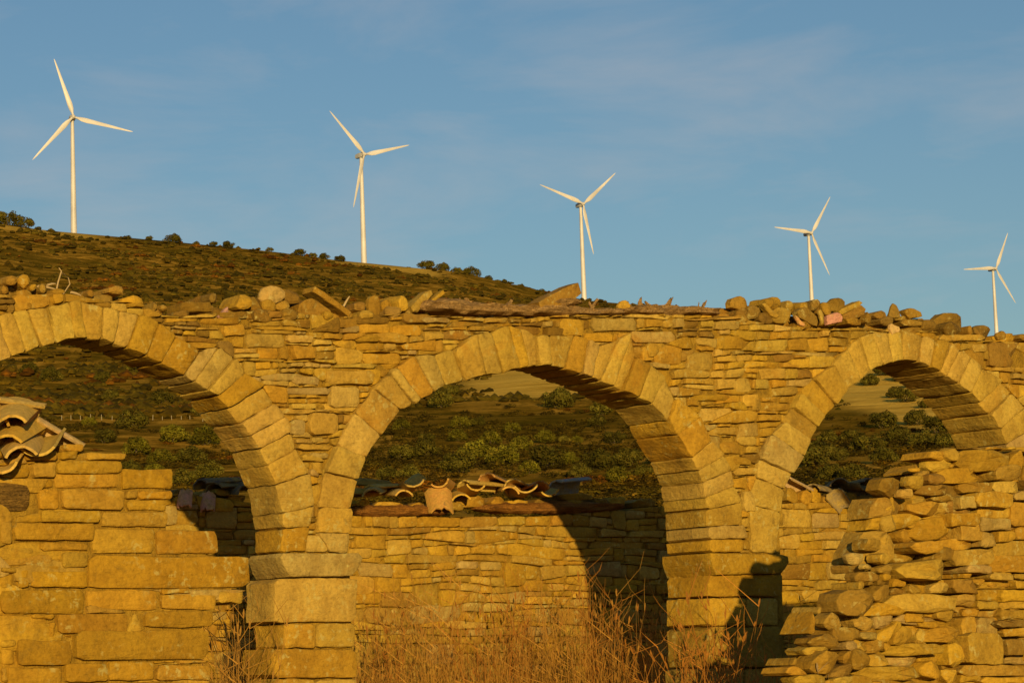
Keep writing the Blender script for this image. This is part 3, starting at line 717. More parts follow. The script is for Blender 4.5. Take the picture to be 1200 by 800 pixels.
# ------------------------------------------------------------------ left foreground wall
L = Plane(2.2)
lw = wall_empty('ashlar_wall', L, 150, 0)
tag(lw, 'near wall end of large squared sandstone blocks at the left, roof tiles on top', 'wall')
LEFT = [(0, 547, 36, 560), (36, 541, 65, 560), (27, 528, 69, 540), (70, 527, 93, 539), (77, 519, 100, 529), (100, 529, 148, 539), (65, 539, 145, 555), (65, 554.5, 142, 572), (46, 561, 65, 572), (71, 573, 146, 597), (46, 572, 70, 598),
        (46, 598, 117, 612), (143, 548, 204, 573), (147, 574, 162, 584), (162, 574, 203, 585), (148, 585, 198, 599), (118, 599, 198, 618), (0, 610, 15, 638), (15, 612, 111, 634), (0, 639, 45, 649), (46, 635, 105, 646), (0, 649, 63, 663), (72, 647, 104, 665),
        (108, 618, 182, 649), (184, 620, 256, 650), (104, 650, 294, 689), (0, 664, 19, 671), (0, 672, 19, 690), (20, 664, 35, 689), (35, 662, 72, 668), (35, 668, 103, 689), (0, 690, 101, 719), (102, 690, 187, 715), (188, 689, 224, 696), (188, 696, 255, 714),
        (0, 720, 57, 749), (66, 718, 151, 742), (57, 727, 65, 746), (169, 715, 250, 735), (152, 716, 168, 740), (0, 749, 20, 758), (0, 758, 18, 779), (19, 749, 84, 780), (86, 737, 246, 773), (180, 773, 208, 777), (209, 773, 246, 777), (0, 780, 8, 800), (9, 781, 74, 812),
        (75, 775, 126, 799), (127, 774, 180, 797), (181, 778, 246, 797), (120, 799, 247, 830), (75, 800, 119, 830), (0, 812, 73, 840), (36, 719, 65, 726), (256, 690, 288, 707), (-60, 690, -1, 719), (-80, 612, -1, 634), (-70, 650, -1, 688)]
LREG = [(-170, 545), (0, 545), (30, 530), (148, 530), (148, 548), (203, 548), (203, 600), (200, 618), (256, 618), (257, 650), (294, 650), (294, 690), (256, 706), (247, 740), (248, 1090), (-170, 1090)]
lfix = [[(0, 562), (45, 562), (45, 603), (0, 603)]]
for b in LEFT:
    lfix.append([(b[0], b[1]), (b[2], b[1]), (b[2], b[3]), (b[0], b[3])])
    big = (b[2] - b[0]) * (b[3] - b[1])
    long_ = b[2] > 290
    mort = b[0] in (152, 256)
    add_stone(L, box(b[0] + .8, b[1] + .6, b[2] - .8, b[3] - .6, 1.3) if b[0] != 152 else [(151, 741), (157, 717), (162, 716), (169, 740)], lw, front=U(-.012, .016) if not mort else -.012, back=-U(.3, .45) if not long_ else -.5,
              col=pick([(.37, .200, .010), (.39, .22, .014), (.34, .185, .010), (.35, .205, .016)], v=.10) if not mort else (.41, .26, .03, 1), n=34 if big > 900 else 22, gap=.0028, bev=U(.003, .007), rough=.006, rnd=.008, tilt=.035)
lfill = pack(LREG, lfix, 18, 52, 9)
lfill = [p for p in lfill if not (sum(q[1] for q in p) / len(p) < 688 and max(q[0] for q in p) > 150)]
for p in lfill: add_stone(L, p, lw, front=U(-.02, .004), back=-.25, col=pick(OCHRE), n=16, gap=.002, bev=.006, rough=.006, rnd=.009, tilt=.06)
core(L, [(x if x < 240 else x - 6, y) for x, y in LREG], [], lw, -.024, -.42, 6, 4)
v, f = log_geo(L, [(-70, 582, 19), (-20, 582, 20), (20, 582, 19.5), (45, 581, 18.5)], -.15, .165, nseg=16, rough=.05, per=4, seed=21)
tag(mesh_obj('timber_lintel', v, f, M_LINTEL, None, True, 40, origin=L.at(*L.uv(0, 602), -.1)), 'dark grained timber lintel set into the left foreground wall', 'lintel')

# ------------------------------------------------------------------ roof tiles
def tile_geo(length, r0, r1, arc=R(128), th=.013, n=10, m=5, seed=0):
    """barrel tile along +X, hump up"""
    V = []; Fc = []
    for i in range(m + 1):
        t = i / m; r = r0 + (r1 - r0) * t
        for lay in (0, th):
            for j in range(n + 1):
                a = -arc / 2 + arc * j / n; w = 1 + .03 * mnoise.noise(Vector((t * 3, j * .4, seed)))
                ex = (.03 * mnoise.noise(Vector((j * .9, seed, i))) if i in (0, m) else 0)
                V.append(Vector(((t - .5) * length + ex, math.sin(a) * (r - lay) * w, math.cos(a) * (r - lay) * w - r * .72)))
    s = 2 * (n + 1)
    for i in range(m):
        for j in range(n):
            a, b = i * s + j, (i + 1) * s + j
            Fc.append((a, a + 1, b + 1, b)); Fc.append((a + n + 1, b + n + 1, b + n + 2, a + n + 2))
        for e in (0, n): a, b = i * s + e, (i + 1) * s + e; Fc.append((a, b, b + n + 1, a + n + 1) if e == 0 else (a, a + n + 1, b + n + 1, b))
    for i in (0, m):
        for j in range(n): a = i * s + j; q = (a, a + n + 1, a + n + 2, a + 1); Fc.append(q if i == 0 else q[::-1])
    return V, Fc
TCOL = [(.55, .34, .045), (.57, .33, .04), (.52, .34, .06), (.58, .36, .05)]
TRED = [(.48, .20, .035), (.50, .25, .045), (.45, .20, .04)]
def tile(pl, x, y, w, yaw, pitch, roll, label, pal=TCOL, length=.42, r0=.105, r1=.085, group='roof tiles', seed=None):
    sd = seed or rng.random() * 40
    V, Fc = tile_geo(length, r0, r1, seed=sd)
    o = mesh_obj('terracotta_tile', V, Fc, M_TILE, None, True, 35, cols=[pick(pal)] * len(Fc))
    # yaw 0 = along the wall, 90 = end-on towards the viewer
    M3 = Matrix.Rotation(PHI + yaw, 3, 'Z') @ Matrix.Rotation(pitch, 3, 'Y') @ Matrix.Rotation(roll, 3, 'X')
    o.matrix_world = Matrix.Translation(pl.at(*pl.uv(x, y), w)) @ M3.to_4x4()
    return tag(o, label, 'roof tile', group)
q90 = -R(122)
LT = 'roof tiles heaped on the left foreground wall'
S = R(180)
tile(L, 12, 538, -.05, q90, R(16), S + R(6), 'lowest hollow-up roof tile at the picture edge on the left wall', group=LT, r0=0.138)
tile(L, 50, 514, -.07, q90, R(17), S - R(14), 'deep hollow-up roof tile at the right of the tile heap', group=LT, r0=0.144, r1=.11)
tile(L, 28, 518, -.03, q90 + R(4), R(15), R(4), 'lowest humped roof tile of the heap, nested in the hollow tile', group=LT, r0=0.127)
tile(L, 22, 503, -.06, q90 - R(5), R(16), R(6), 'second humped roof tile of the heap, over the lowest one', group=LT, r0=0.144)
tile(L, 18, 482, -.05, q90 + R(3), R(15), R(12), 'uppermost humped roof tile with dark hollow below it', group=LT, r0=0.149)
tile(L, 38, 472, -.14, R(-8), R(6), R(-18), 'topmost roof tile lying sideways across the heap', group=LT, length=.24, r0=.09)
tile(L, 44, 489, -.14, q90 - R(10), R(16), S + R(20), 'roof tile fragment wedged inside the tile heap', group=LT, r0=.09, pal=TRED, length=.3)
tile(L, 6, 476, -.16, q90 + R(12), R(17), R(-8), 'roof tile behind the uppermost one at the picture edge', group=LT, r0=0.138)
tile(L, 88, 503, -.18, R(0), R(26), R(-6), 'pale roof tile jutting out right of the heap, sloping down', pal=[(.56, .37, .12)], group=LT, length=.27, r0=.075, r1=.07)
for i, (a, b) in enumerate(((30, 527), (58, 531), (8, 529), (52, 500), (20, 512))):
    add_stone(L, lump(a - 16, b - 6, a + 18, b + 8), lw, front=-.12, back=-.38, col=pick(OCHRE), n=14, gap=0, bev=.02, rough=.01, backround=True)

# ------------------------------------------------------------------ right foreground ruin
RP = Plane(2.6)
rw = wall_empty('rubble_wall', RP, 1100, 0)
tag(rw, 'collapsed near wall of rough rubble stones stepping down to the left, at the right', 'wall')
RR = crop(900, 500, 4, [(470, 235, 625, 330), (625, 225, 740, 290), (600, 288, 685, 335), (665, 192, 712, 212), (715, 140, 860, 208), (755, 210, 850, 270), (810, 100, 900, 160), (875, 100, 1160, 205), (1150, 105, 1240, 200), (810, 190, 1070, 265), (1060, 178, 1240, 250), (700, 270, 880, 320), (775, 315, 880, 345), (915, 258, 1060, 308), (1060, 255, 1230, 305),
    (475, 325, 640, 395), (650, 320, 760, 380), (690, 350, 840, 410), (840, 345, 965, 415), (905, 318, 980, 385), (980, 305, 1155, 378), (1160, 308, 1240, 345), (980, 380, 1140, 428), (1140, 350, 1240, 465), (495, 395, 620, 490), (620, 418, 695, 475), (685, 425, 875, 530), (860, 400, 1000, 460), (900, 455, 1020, 530), (1000, 425, 1140, 485), (1010, 490, 1080, 560),
    (1080, 485, 1165, 535), (1165, 470, 1240, 530), (585, 490, 710, 560), (500, 495, 590, 560), (405, 525, 545, 580), (690, 530, 810, 590), (810, 520, 1000, 575), (465, 590, 590, 640), (350, 590, 460, 640), (870, 575, 1060, 645), (1050, 530, 1240, 605), (1070, 605, 1240, 680), (645, 620, 930, 715), (430, 640, 490, 670), (490, 645, 585, 685), (590, 640, 625, 665),
    (365, 675, 525, 725), (530, 688, 580, 724), (940, 645, 1050, 685), (1060, 685, 1150, 712), (1150, 685, 1230, 712)])
RR += crop(900, 620, 4, [(245, 280, 520, 405), (440, 258, 595, 340), (565, 300, 890, 388), (655, 258, 740, 300), (760, 252, 880, 298), (870, 235, 1010, 300), (1040, 205, 1150, 235), (1040, 240, 1165, 275), (1165, 240, 1230, 275), (890, 300, 980, 360), (980, 280, 1095, 335), (1100, 285, 1230, 335), (210, 390, 355, 465), (350, 400, 500, 478), (500, 395, 585, 468), (655, 395, 780, 435), (790, 370, 930, 430),
    (700, 430, 890, 462), (935, 365, 990, 410), (985, 335, 1085, 375), (1090, 340, 1220, 372), (1085, 375, 1230, 420), (210, 455, 435, 517), (530, 425, 645, 530), (585, 450, 700, 555), (705, 465, 750, 535), (755, 460, 940, 532), (985, 415, 1078, 490), (1080, 420, 1230, 455), (1105, 455, 1230, 505), (125, 490, 350, 560), (355, 515, 430, 570), (450, 515, 545, 577), (440, 480, 540, 516), (555, 535, 840, 588), (840, 535, 940, 640), (940, 480, 1112, 627),
    (1115, 510, 1230, 585), (1120, 585, 1230, 632), (95, 550, 325, 598), (130, 568, 355, 682), (330, 565, 405, 627), (400, 560, 480, 660), (480, 580, 572, 642), (570, 590, 740, 642), (430, 640, 740, 707), (740, 605, 818, 702), (820, 655, 920, 722), (880, 635, 1230, 690), (910, 675, 1000, 712), (1000, 690, 1230, 722), (60, 680, 290, 724), (290, 690, 400, 724), (390, 705, 670, 728)])
# how far the tumbled stones stand out of the wall face, by place on the slope of debris
def slump(x, y):
    edge = np.interp(y, [500, 540, 600, 660, 700, 740, 800], [1090, 1050, 1012, 990, 962, 930, 916])
    return .34 * max(0, min(1, (y - 620) / 180)) * max(0, 1 - (x - edge) / 170)
HOL = (1046, 622)                     # dark hollow
rfix = []
for i, b in enumerate(RR):
    cx, cy = (b[0] + b[2]) / 2, (b[1] + b[3]) / 2; big = (b[2] - b[0]) * (b[3] - b[1])
    rfix.append([(b[0] + 1, b[1] + 1), (b[2] - 1, b[1] + 1), (b[2] - 1, b[3] - 1), (b[0] + 1, b[3] - 1)])
    fr = slump(cx, cy) + U(-.045, .06)
    if abs(cx - 1062) < 3 and abs(cy - 631) < 6: fr = -.16            # stone at the back of the hollow
    if 1055 < b[0] < 1068 and 650 < b[1] < 660: fr = .17               # block jutting out
    if big > 1700: fr += .05
    right = cx > 1130 and cy > 565
    poly = lump(b[0] - 1, b[1] - .8, b[2] + 1, b[3] + .8) if not right else box(b[0], b[1], b[2], b[3], 1.6)
    if abs(b[0] - 1032.5) < 1 and abs(b[1] - 726) < 2: poly = [(1031, 752), (1033, 744), (1052, 727), (1061, 729), (1058, 737), (1042, 752)]
    if abs(b[0] - 1046) < 1 and abs(b[1] - 732) < 2: poly = [(1046, 756), (1046, 742), (1060, 732), (1072, 736), (1074, 745), (1062, 757)]
    if 948 < b[0] < 950: poly = [(1058, 748)] if False else poly
    flank = cx - np.interp(cy, [500, 540, 560, 600, 640, 690, 720, 745, 800], [1090, 1040, 1015, 1015, 985, 958, 950, 925, 912]) < 75
    dp = min(.24, (b[2] - b[0]) / 190 * .55) if flank else U(.25, .4)
    PLn = Plane(RP.off + fr)
    add_stone(PLn, squeeze(PLn, poly, dp) if flank else poly, rw, front=0, back=-dp, col=pick(OCHRE + BROWN[:2] + PALE[:1], v=.13), n=13, smooth=False, gap=.0, bev=U(.004, .011), rough=.009, rnd=.006, tilt=.30 if not right else .12, facets=2 if not right else (1 if rng.random() < .4 else 0), drings=1)
RREG = [(1010, 800), (1012, 700), (1030, 640), (1040, 580), (1075, 545), (1090, 528), (1130, 522), (1290, 518), (1290, 1060), (880, 1060), (915, 805), (935, 765), (965, 740), (968, 715), (985, 700), (1000, 690)]
RREG = [(1022, 566), (1060, 560), (1090, 528), (1130, 524), (1290, 520), (1290, 1060), (770, 1060), (880, 830), (915, 800), (935, 765), (955, 720), (970, 695), (1000, 690), (1003, 655), (1022, 620)]
rfill = pack(RREG, rfix, 15, 30, 17)
for p in rfill:
    cx = sum(q[0] for q in p) / len(p); cy = sum(q[1] for q in p) / len(p)
    if math.hypot(cx - 1056, cy - 640) < 22: continue
    fr = slump(cx, cy) - U(.01, .05)
    add_stone(Plane(RP.off + fr), p, rw, front=0, back=-.22, col=pick(OCHRE + BROWN[:3], v=.15), n=11, smooth=False, gap=.002, bev=.008, rough=.009, rnd=.008, tilt=.2, facets=2)
core(RP, [(1070, 590), (1090, 562), (1100, 536), (1290, 530), (1290, 1060), (840, 1060), (945, 830), (970, 800), (1000, 740), (1035, 700), (1058, 640)], [], rw, -.24, -.4, 6, 6)
# second skin of rubble at the back so the broken end is thick
bl = []
for i in range(46):
    y = U(560, 830); ex = np.interp(y, [540, 600, 660, 700, 740, 800, 840], [1070, 1030, 1010, 975, 940, 925, 905]); x = ex + abs(rng.gauss(0, 24)) ; bl.append(lump(x + 34, y, x + U(56, 80), y + U(12, 22)))
stones_joined(RP, bl, rw, 'rubble_fill', lambda p: -U(.08, .14), lambda p: -.3, lambda p: pick(OCHRE + BROWN, v=.15), n=14, gap=0, bev=.02, rough=.012, rnd=.02, tilt=.25, facets=2, backround=True)

# ------------------------------------------------------------------ back wall of the building
B = Plane(-3.0)
bw = wall_empty('back_wall', B, 600, 0)
tag(bw, 'low rear wall of thin coursed stones seen through the arches, broken tiles on top', 'wall')
BTOP = [(-200, 586), (150, 584), (205, 577), (250, 582), (300, 590), (410, 604), (640, 604), (780, 592), (860, 590), (918, 590), (935, 588), (1035, 588), (1250, 590)]
BREG = BTOP + [(1250, 990), (-200, 990)]
bp = pack(BREG, [], 10.5, 26, 31)
vis = lambda p: (415 < p[0][0] < 790 and p[0][1] < 800) or (200 < p[0][0] < 295 and p[0][1] < 800) or (895 < p[0][0] < 1050 and p[0][1] < 800)
bp.sort(key=lambda p: -(parea(p) if vis(p) else parea(p) * .01))
for p in bp[:300]:
    add_stone(B, p, bw, front=U(-.012, .018), back=-.2, col=pick(OCHRE + PALE[:1] + BROWN[:1], v=.12), n=14 if parea(p) > 350 else 12, gap=.002, bev=U(.005, .010), rough=.006, rnd=.010, tilt=.09)
stones_joined(B, bp[300:], bw, 'small_stones', lambda p: U(-.012, .015), lambda p: -.18, lambda p: pick(OCHRE, v=.12), n=12, gap=.002, bev=.006, rough=.005, rnd=.008, tilt=.09)
core(B, BREG, [], bw, -.030, -.45, 8, 3)
for c in [(415, 585, 436, 594), (440, 586, 478, 603), (480, 588, 505, 602), (540, 578, 575, 594), (577, 581, 598, 595), (598, 585, 622, 596), (520, 588, 545, 598), (625, 583, 655, 594), (655, 585, 700, 597), (663, 577, 700, 586), (700, 583, 722, 596), (715, 582, 740, 592), (745, 584, 772, 594),
          (205, 573, 222, 585), (222, 577, 236, 588), (236, 576, 250, 590), (250, 572, 275, 582), (272, 578, 292, 590), (215, 585, 245, 592), (925, 570, 938, 590), (938, 574, 952, 592), (952, 570, 966, 590), (966, 578, 985, 592), (985, 576, 1005, 592), (1005, 580, 1025, 592)]:
    add_stone(B, lump(*c), bw, front=U(-.03, .02), back=-.35, col=pick(OCHRE + BROWN), name='cap_stone', n=11, gap=0, bev=.010, rough=.010, rnd=.008, tilt=.25, facets=2, smooth=False, backround=True)
timber(B, [(414, 597, 5), (440, 598, 7), (480, 598, 6.5), (505, 598, 6), (530, 599, 3)], -.06, .09, M_WOODRED, 'rotten reddish timber on the back wall left of the broken tiles', seed=31, rough=.3)
timber(B, [(560, 595, 3), (600, 595, 6), (650, 594, 7), (690, 594, 6.5), (735, 593, 4)], -.06, .09, M_WOODRED, 'rotten reddish timber on the back wall running into the shadow', seed=37, rough=.3)
BT = 'broken tiles on the back wall'
tile(B, 455, 571, -.05, R(6), R(-4), R(-22), 'pale roof tile at the left end of the back wall tile row', group=BT, length=.36, r0=.1)
tile(B, 480, 572, -.02, q90 + R(8), R(-6), S + R(4), 'hollow-up pale tile left of the hanging one', group=BT, r0=.115, r1=.1)
tile(B, 493, 562, -.12, R(20), R(-24), R(4), 'pale tile end sticking up left of the hanging tile', group=BT, length=.2, r0=.075)
tile(B, 510, 586, .06, q90 + R(2), R(48), R(0), 'reddish tile hanging down over the wall face', pal=TRED, group=BT, r0=.12, r1=.11, length=.24)
tile(B, 524, 570, -.05, q90 - R(12), R(-4), S + R(16), 'small reddish curled tile edge right of the hanging one', pal=TRED, group=BT, r0=.1, length=.32)
tile(B, 551, 576, .0, q90 + R(6), R(-4), S - R(6), 'hollow-up tile left of the big red tile stack', group=BT, r0=.115)
tile(B, 570, 567, -.06, R(4), R(2), R(-14), 'flat-lying pale tile on the left of the stack', group=BT, length=.4, r0=.095)
tile(B, 586, 563, -.04, q90 - R(30), R(-10), R(8), 'big red humped tile topping the back wall stack', pal=TRED, group=BT, r0=.13, length=.42)
tile(B, 606, 569, -.02, q90 - R(16), R(-6), R(20), 'humped tile with pale rim on the right of the stack', pal=TRED + TCOL, group=BT, r0=.12)
tile(B, 610, 577, .02, q90 + R(3), R(-3), S + R(5), 'wide hollow-up tile underneath the right of the stack', pal=TCOL, group=BT, r0=.135, r1=.11)
tile(B, 626, 571, -.02, q90 + R(14), R(-5), R(-12), 'rightmost humped tile of the lit stack', pal=TRED, group=BT, r0=.105)
tile(B, 627, 567, -.2, R(5), R(3), R(5), 'dark tile lying behind the stack', pal=BROWN, group=BT, length=.4)
tile(B, 440, 573, -.03, q90 - R(8), R(8), R(6), 'humped pale tile beside the left pier', group=BT, r0=.125)
tile(B, 466, 576, .0, q90 + R(10), R(6), R(-4), 'humped pale tile under the left end of the row', group=BT, r0=.12)
tile(B, 538, 580, .0, q90, R(8), R(4), 'small humped tile between the hanging tile and the stack', group=BT, r0=.09, length=.3)
tile(B, 596, 572, .02, q90 - R(6), R(6), R(-10), 'humped golden tile low in the middle of the stack', group=BT, r0=.12)
tile(B, 640, 578, -.02, q90 + R(6), R(4), S + R(8), 'hollow-up tile at the shadow edge', group=BT, r0=.11)
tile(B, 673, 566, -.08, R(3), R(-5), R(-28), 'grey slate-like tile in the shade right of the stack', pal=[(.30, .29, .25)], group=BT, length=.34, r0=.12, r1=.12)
tile(B, 448, 562, -.2, R(2), R(3), R(5), 'dark tile behind the left end of the row', pal=BROWN, group=BT, length=.4)
tile(B, 427, 575, -.08, R(2), R(-3), R(-5), 'dim tile half hidden by the left pier', pal=BROWN, group=BT, length=.3)
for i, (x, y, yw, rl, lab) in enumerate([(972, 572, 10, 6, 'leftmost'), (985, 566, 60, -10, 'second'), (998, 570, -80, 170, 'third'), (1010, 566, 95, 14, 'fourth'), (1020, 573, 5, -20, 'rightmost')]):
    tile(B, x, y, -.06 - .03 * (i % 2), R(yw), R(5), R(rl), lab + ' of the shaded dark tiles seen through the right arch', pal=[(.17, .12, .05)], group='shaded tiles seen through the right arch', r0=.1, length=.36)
tile(B, 935, 567, -.02, R(4), R(18), R(-10), 'pinkish tile on the back wall just right of the right pier', pal=[(.50, .33, .14)], group=BT, length=.3, r0=.085)
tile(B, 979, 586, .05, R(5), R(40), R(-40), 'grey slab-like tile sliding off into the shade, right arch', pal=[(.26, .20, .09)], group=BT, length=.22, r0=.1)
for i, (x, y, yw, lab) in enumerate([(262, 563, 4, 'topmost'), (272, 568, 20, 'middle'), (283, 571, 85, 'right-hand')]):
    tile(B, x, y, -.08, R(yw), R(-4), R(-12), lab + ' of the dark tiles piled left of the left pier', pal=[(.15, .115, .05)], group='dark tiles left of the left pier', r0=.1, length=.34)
for x, y in ((213, 584), (240, 588)):
    tile(B, x, y, .03, q90, R(58), R(8), 'small red tile shard stuck in the back wall, ' + ('left' if x < 220 else 'right') + ' of the pair', pal=[(.52, .25, .11)], group='red tile shards', r0=.07, r1=.06, length=.14)
# ------------------------------------------------------------------ wind turbines
def ray_ground(x, y, r0=60, r1=3200):
    d = px_dir(x, y); h = math.hypot(d.x, d.y); d = d / h; p = None; r = r0
    while r < r1:
        q = EYE + d * r
        if terrain_z(q.x, q.y) > q.z: return q
        r *= 1.012
    return None
def loft(rings, cap=True):
    V = [v for r in rings for v in r]; n = len(rings[0]); Fc = []
    for i in range(len(rings) - 1):
        for j in range(n): k = (j + 1) % n; Fc.append((i * n + j, i * n + k, (i + 1) * n + k, (i + 1) * n + j))
    if cap: Fc += [tuple(reversed(range(n))), tuple((len(rings) - 1) * n + j for j in range(n))]
    return V, Fc
def circ(c, r, n, ax=2):
    o = []
    for j in range(n):
        t = 6.28318 * j / n; a, b = r * math.cos(t), r * math.sin(t)
        o.append(Vector(c) + (Vector((a, b, 0)) if ax == 2 else Vector((b, 0, a)) if ax == 1 else Vector((0, a, b))))
    return o
TURB = [(86, 137, 1790, -17.7, 10, 'leftmost and tallest white wind turbine on the hill crest', 43), (427, 181, 1905, -45, 34, 'second white wind turbine from the left, its lower blade along the tower', 43),
        (683.5, 239, 2105, -71, 30, 'third white wind turbine, rising behind the large tilted slab', 43), (951, 273, 2360, -86, 38, 'fourth white wind turbine, its base hidden by the wall', 43), (1167, 314.5, 2560, -94, 40, 'rightmost and smallest white wind turbine at the picture edge', 41)]
for x, y, D, psi, yaw, lab, BL in TURB:
    d = px_dir(x, y); hub = EYE + d * (D / math.hypot(d.x, d.y))
    az = math.atan2(d.x, d.y); fa = az + math.pi - R(yaw)          # rotor looks at the viewer, turned to the right
    face = Vector((math.sin(fa), math.cos(fa), 0)); side = Vector((0, 0, 1)).cross(face)
    tw = hub - face * 4.6
    gz = terrain_z(tw.x, tw.y) - 1.0
    e = empty('wind_turbine', (tw.x, tw.y, gz)); tag(e, lab, 'wind turbine', 'wind turbines along the ridge')
    H = hub.z - 1.9 - gz
    v, f = loft([[tw * 1 + Vector((0, 0, gz - tw.z)) + q for q in circ((0, 0, H * t), 2.25 - 1.0 * t, 20)] for t in (0, .25, .5, .75, 1)]); mesh_obj('tower', v, f, M_WHITE, e, True, 40)
    def loc(a, b, c): return hub + face * a + side * b + Vector((0, 0, c))
    prof = [(-10.5, 1.2, 1.2, -.2), (-10.2, 1.7, 1.6, -.1), (-6, 2.0, 1.95, 0), (-2.2, 1.95, 1.95, 0), (-1.6, 1.6, 1.6, 0)]
    rings = []
    for a, wy, wz, dz in prof:
        rg_ = []
        for j in range(16):
            t = 6.28318 * j / 16; c, s = math.cos(t), math.sin(t); k = (abs(c) ** 5 + abs(s) ** 5) ** -.2; rg_.append(loc(a, c * k * wy, s * k * wz + dz))
        rings.append(rg_)
    v, f = loft(rings); nac = mesh_obj('nacelle', v, f, M_GREYP, e, True, 40)
    v, f = loft([[loc(a, r * math.cos(6.28318 * j / 14), r * math.sin(6.28318 * j / 14)) for j in range(14)] for a, r in ((-1.6, 1.5), (-.6, 1.7), (.6, 1.5), (1.5, .95), (2.0, .25))]); mesh_obj('hub', v, f, M_WHITE, e, True, 50)
    for kb in range(3):
        t = R(psi + 120 * kb); rd = side * math.sin(t) * -1 + Vector((0, 0, math.cos(t)))
        # image-right is -side when the rotor looks towards the viewer
        if side.dot(RT) > 0: rd = side * math.sin(t) + Vector((0, 0, math.cos(t)))
        ch = rd.cross(face)
        rings = []
        for s_, c_, th, tw_ in ((.02, 1.7, .9, 80), (.06, 1.7, .85, 60), (.14, 3.2, .28, 22), (.22, 3.6, .2, 14), (.4, 2.8, .17, 8), (.6, 2.1, .15, 4), (.8, 1.45, .14, 1), (.95, .85, .14, 0), (1.0, .22, .2, -1)):
            c = rd * (BL * s_) + hub; a = R(tw_ * .55); cd = ch * math.cos(a) + face * math.sin(a); nd = face * math.cos(a) - ch * math.sin(a)
            rings.append([c + cd * c_ * (.5 * math.cos(q) + .12) + nd * c_ * th * .5 * math.sin(q) for q in [6.28318 * j / 10 for j in range(10)]])
        v, f = loft(rings); mesh_obj('blade', v, f, M_WHITE, e, True, 50)

# ------------------------------------------------------------------ hill vegetation
nrg = np.random.default_rng(5)
def leaf_cloud(nl, size, lobes, seed):
    """leaf quads over several lumpy lobes filling a unit-wide crown; returns verts (n*4,3), tints (n,4)"""
    g = np.random.default_rng(seed)
    cs = [(0, 0, .36, .33)]
    for _ in range(lobes):
        a = g.uniform(0, 6.283); el = g.uniform(-.1, 1.0); r = .36 * math.sqrt(max(0, 1 - el * el * .9)) * g.uniform(.85, 1.1)
        cs.append((math.cos(a) * r, math.sin(a) * r, .34 + .36 * el * g.uniform(.85, 1.1), g.uniform(.09, .19)))
    cs = np.array(cs); w = cs[:, 3] ** 2; idx = g.choice(len(cs), nl, p=w / w.sum())
    d = g.normal(size=(nl, 3)); d /= np.linalg.norm(d, axis=1)[:, None]
    rr = cs[idx, 3] * g.uniform(.72, 1.06, nl)
    c = cs[idx, :3] + d * rr[:, None]; c[:, 2] = np.maximum(c[:, 2], .03)
    n = d + g.normal(size=(nl, 3)) * .32; n /= np.linalg.norm(n, axis=1)[:, None]
    t = np.cross(n, g.normal(size=(nl, 3))); t /= np.linalg.norm(t, axis=1)[:, None]; b = np.cross(n, t)
    s = (size * g.uniform(.6, 1.4, nl))[:, None]
    V = np.stack([c - t * s - b * s * .6, c + t * s - b * s * .5, c + t * s * .8 + b * s * .6, c - t * s * .7 + b * s * .7], 1).reshape(-1, 3)
    k = g.uniform(.85, 1.15, nl) * g.uniform(.65, 1.35, len(cs))[idx]; C = np.stack([k * g.uniform(.9, 1.15, nl), k, k * .95, np.ones(nl)], 1)
    return V, C
def shrub_proto(seed, mat, nl=1100, lobes=9):
    V, C = leaf_cloud(nl, .024, lobes, seed)
    # inner dark mass of twigs so that sky does not show straight through
    o = big_mesh('foliage', V, np.arange(len(V)), 4, mat, C, False); return o.data, o
PROTO = []
for k in range(6):
    me, o = shrub_proto(100 + k, (M_LEAF, M_LEAF2)[k % 3 == 2], 3000, 20 + 2 * k); PROTO.append(me); bpy.data.objects.remove(o)
tv, tf = loft([circ((0, 0, -.06), .035, 6), circ((.01, 0, .15), .026, 6), circ((.03, .01, .4), .012, 6)])
tv2 = list(tv); tf2 = list(tf)
for a in range(4):
    c, s = math.cos(a * 1.6), math.sin(a * 1.6); b = len(tv2); vv, ff = loft([circ((0, 0, .02), .02, 5), circ((c * .15, s * .15, .25), .013, 5), circ((c * .26, s * .26, .45), .005, 5)]); tv2 += vv; tf2 += [tuple(i + b for i in q) for q in ff]
tm = bpy.data.meshes.new('trunk'); tm.from_pydata([tuple(v) for v in tv2], [], tf2); tm.materials.append(M_BARK)
def where(x, y, w, bx, by):
    size = 'small' if w < 25 else 'large' if w > 37 else 'mid-sized'
    v = 'upper' if y < by[0] else 'lower' if y > by[1] else 'middle'; h = 'left' if x < bx[0] else 'right' if x > bx[1] else 'centre'
    return size + ' green shrub on the slope, ' + v + ' ' + h + ' of the view through the '
def shrub(x, y, wpx, label, group, kind=None, squash=.85, P=None):
    P = P or ray_ground(x, y)
    if P is None: return
    D = (P - EYE).length; w = wpx / F_PX * D
    e = empty('shrub', (P.x, P.y, terrain_z(P.x, P.y) - .12 * w), U(0, 6.28)); tag(e, label, 'shrub', group)
    k = kind if kind is not None else rng.randint(0, 5)
    for nm, me in (('crown', PROTO[k]), ('trunk', tm)):
        o = bpy.data.objects.new(nm, me); COL.objects.link(o); o.parent = e; o.scale = (w, w, w * squash)
MA = [(517, 478, 32), (470, 505, 24), (500, 520, 20), (537, 517, 24), (575, 522, 30), (500, 537, 36), (557, 540, 40), (590, 546, 40), (538, 556, 48), (642, 549, 50), (700, 552, 46), (736, 549, 40), (654, 479, 40), (706, 486, 34), (638, 521, 26), (661, 522, 18), (676, 521, 18),
      (752, 562, 30), (700, 502, 26), (612, 528, 32), (540, 503, 28), (470, 540, 34), (455, 565, 34), (600, 508, 24), (720, 520, 28), (560, 500, 22), (770, 545, 34), (620, 556, 30), (680, 560, 28), (725, 566, 30), (480, 560, 26), (530, 466, 22), (745, 500, 22), (666, 545, 24)]
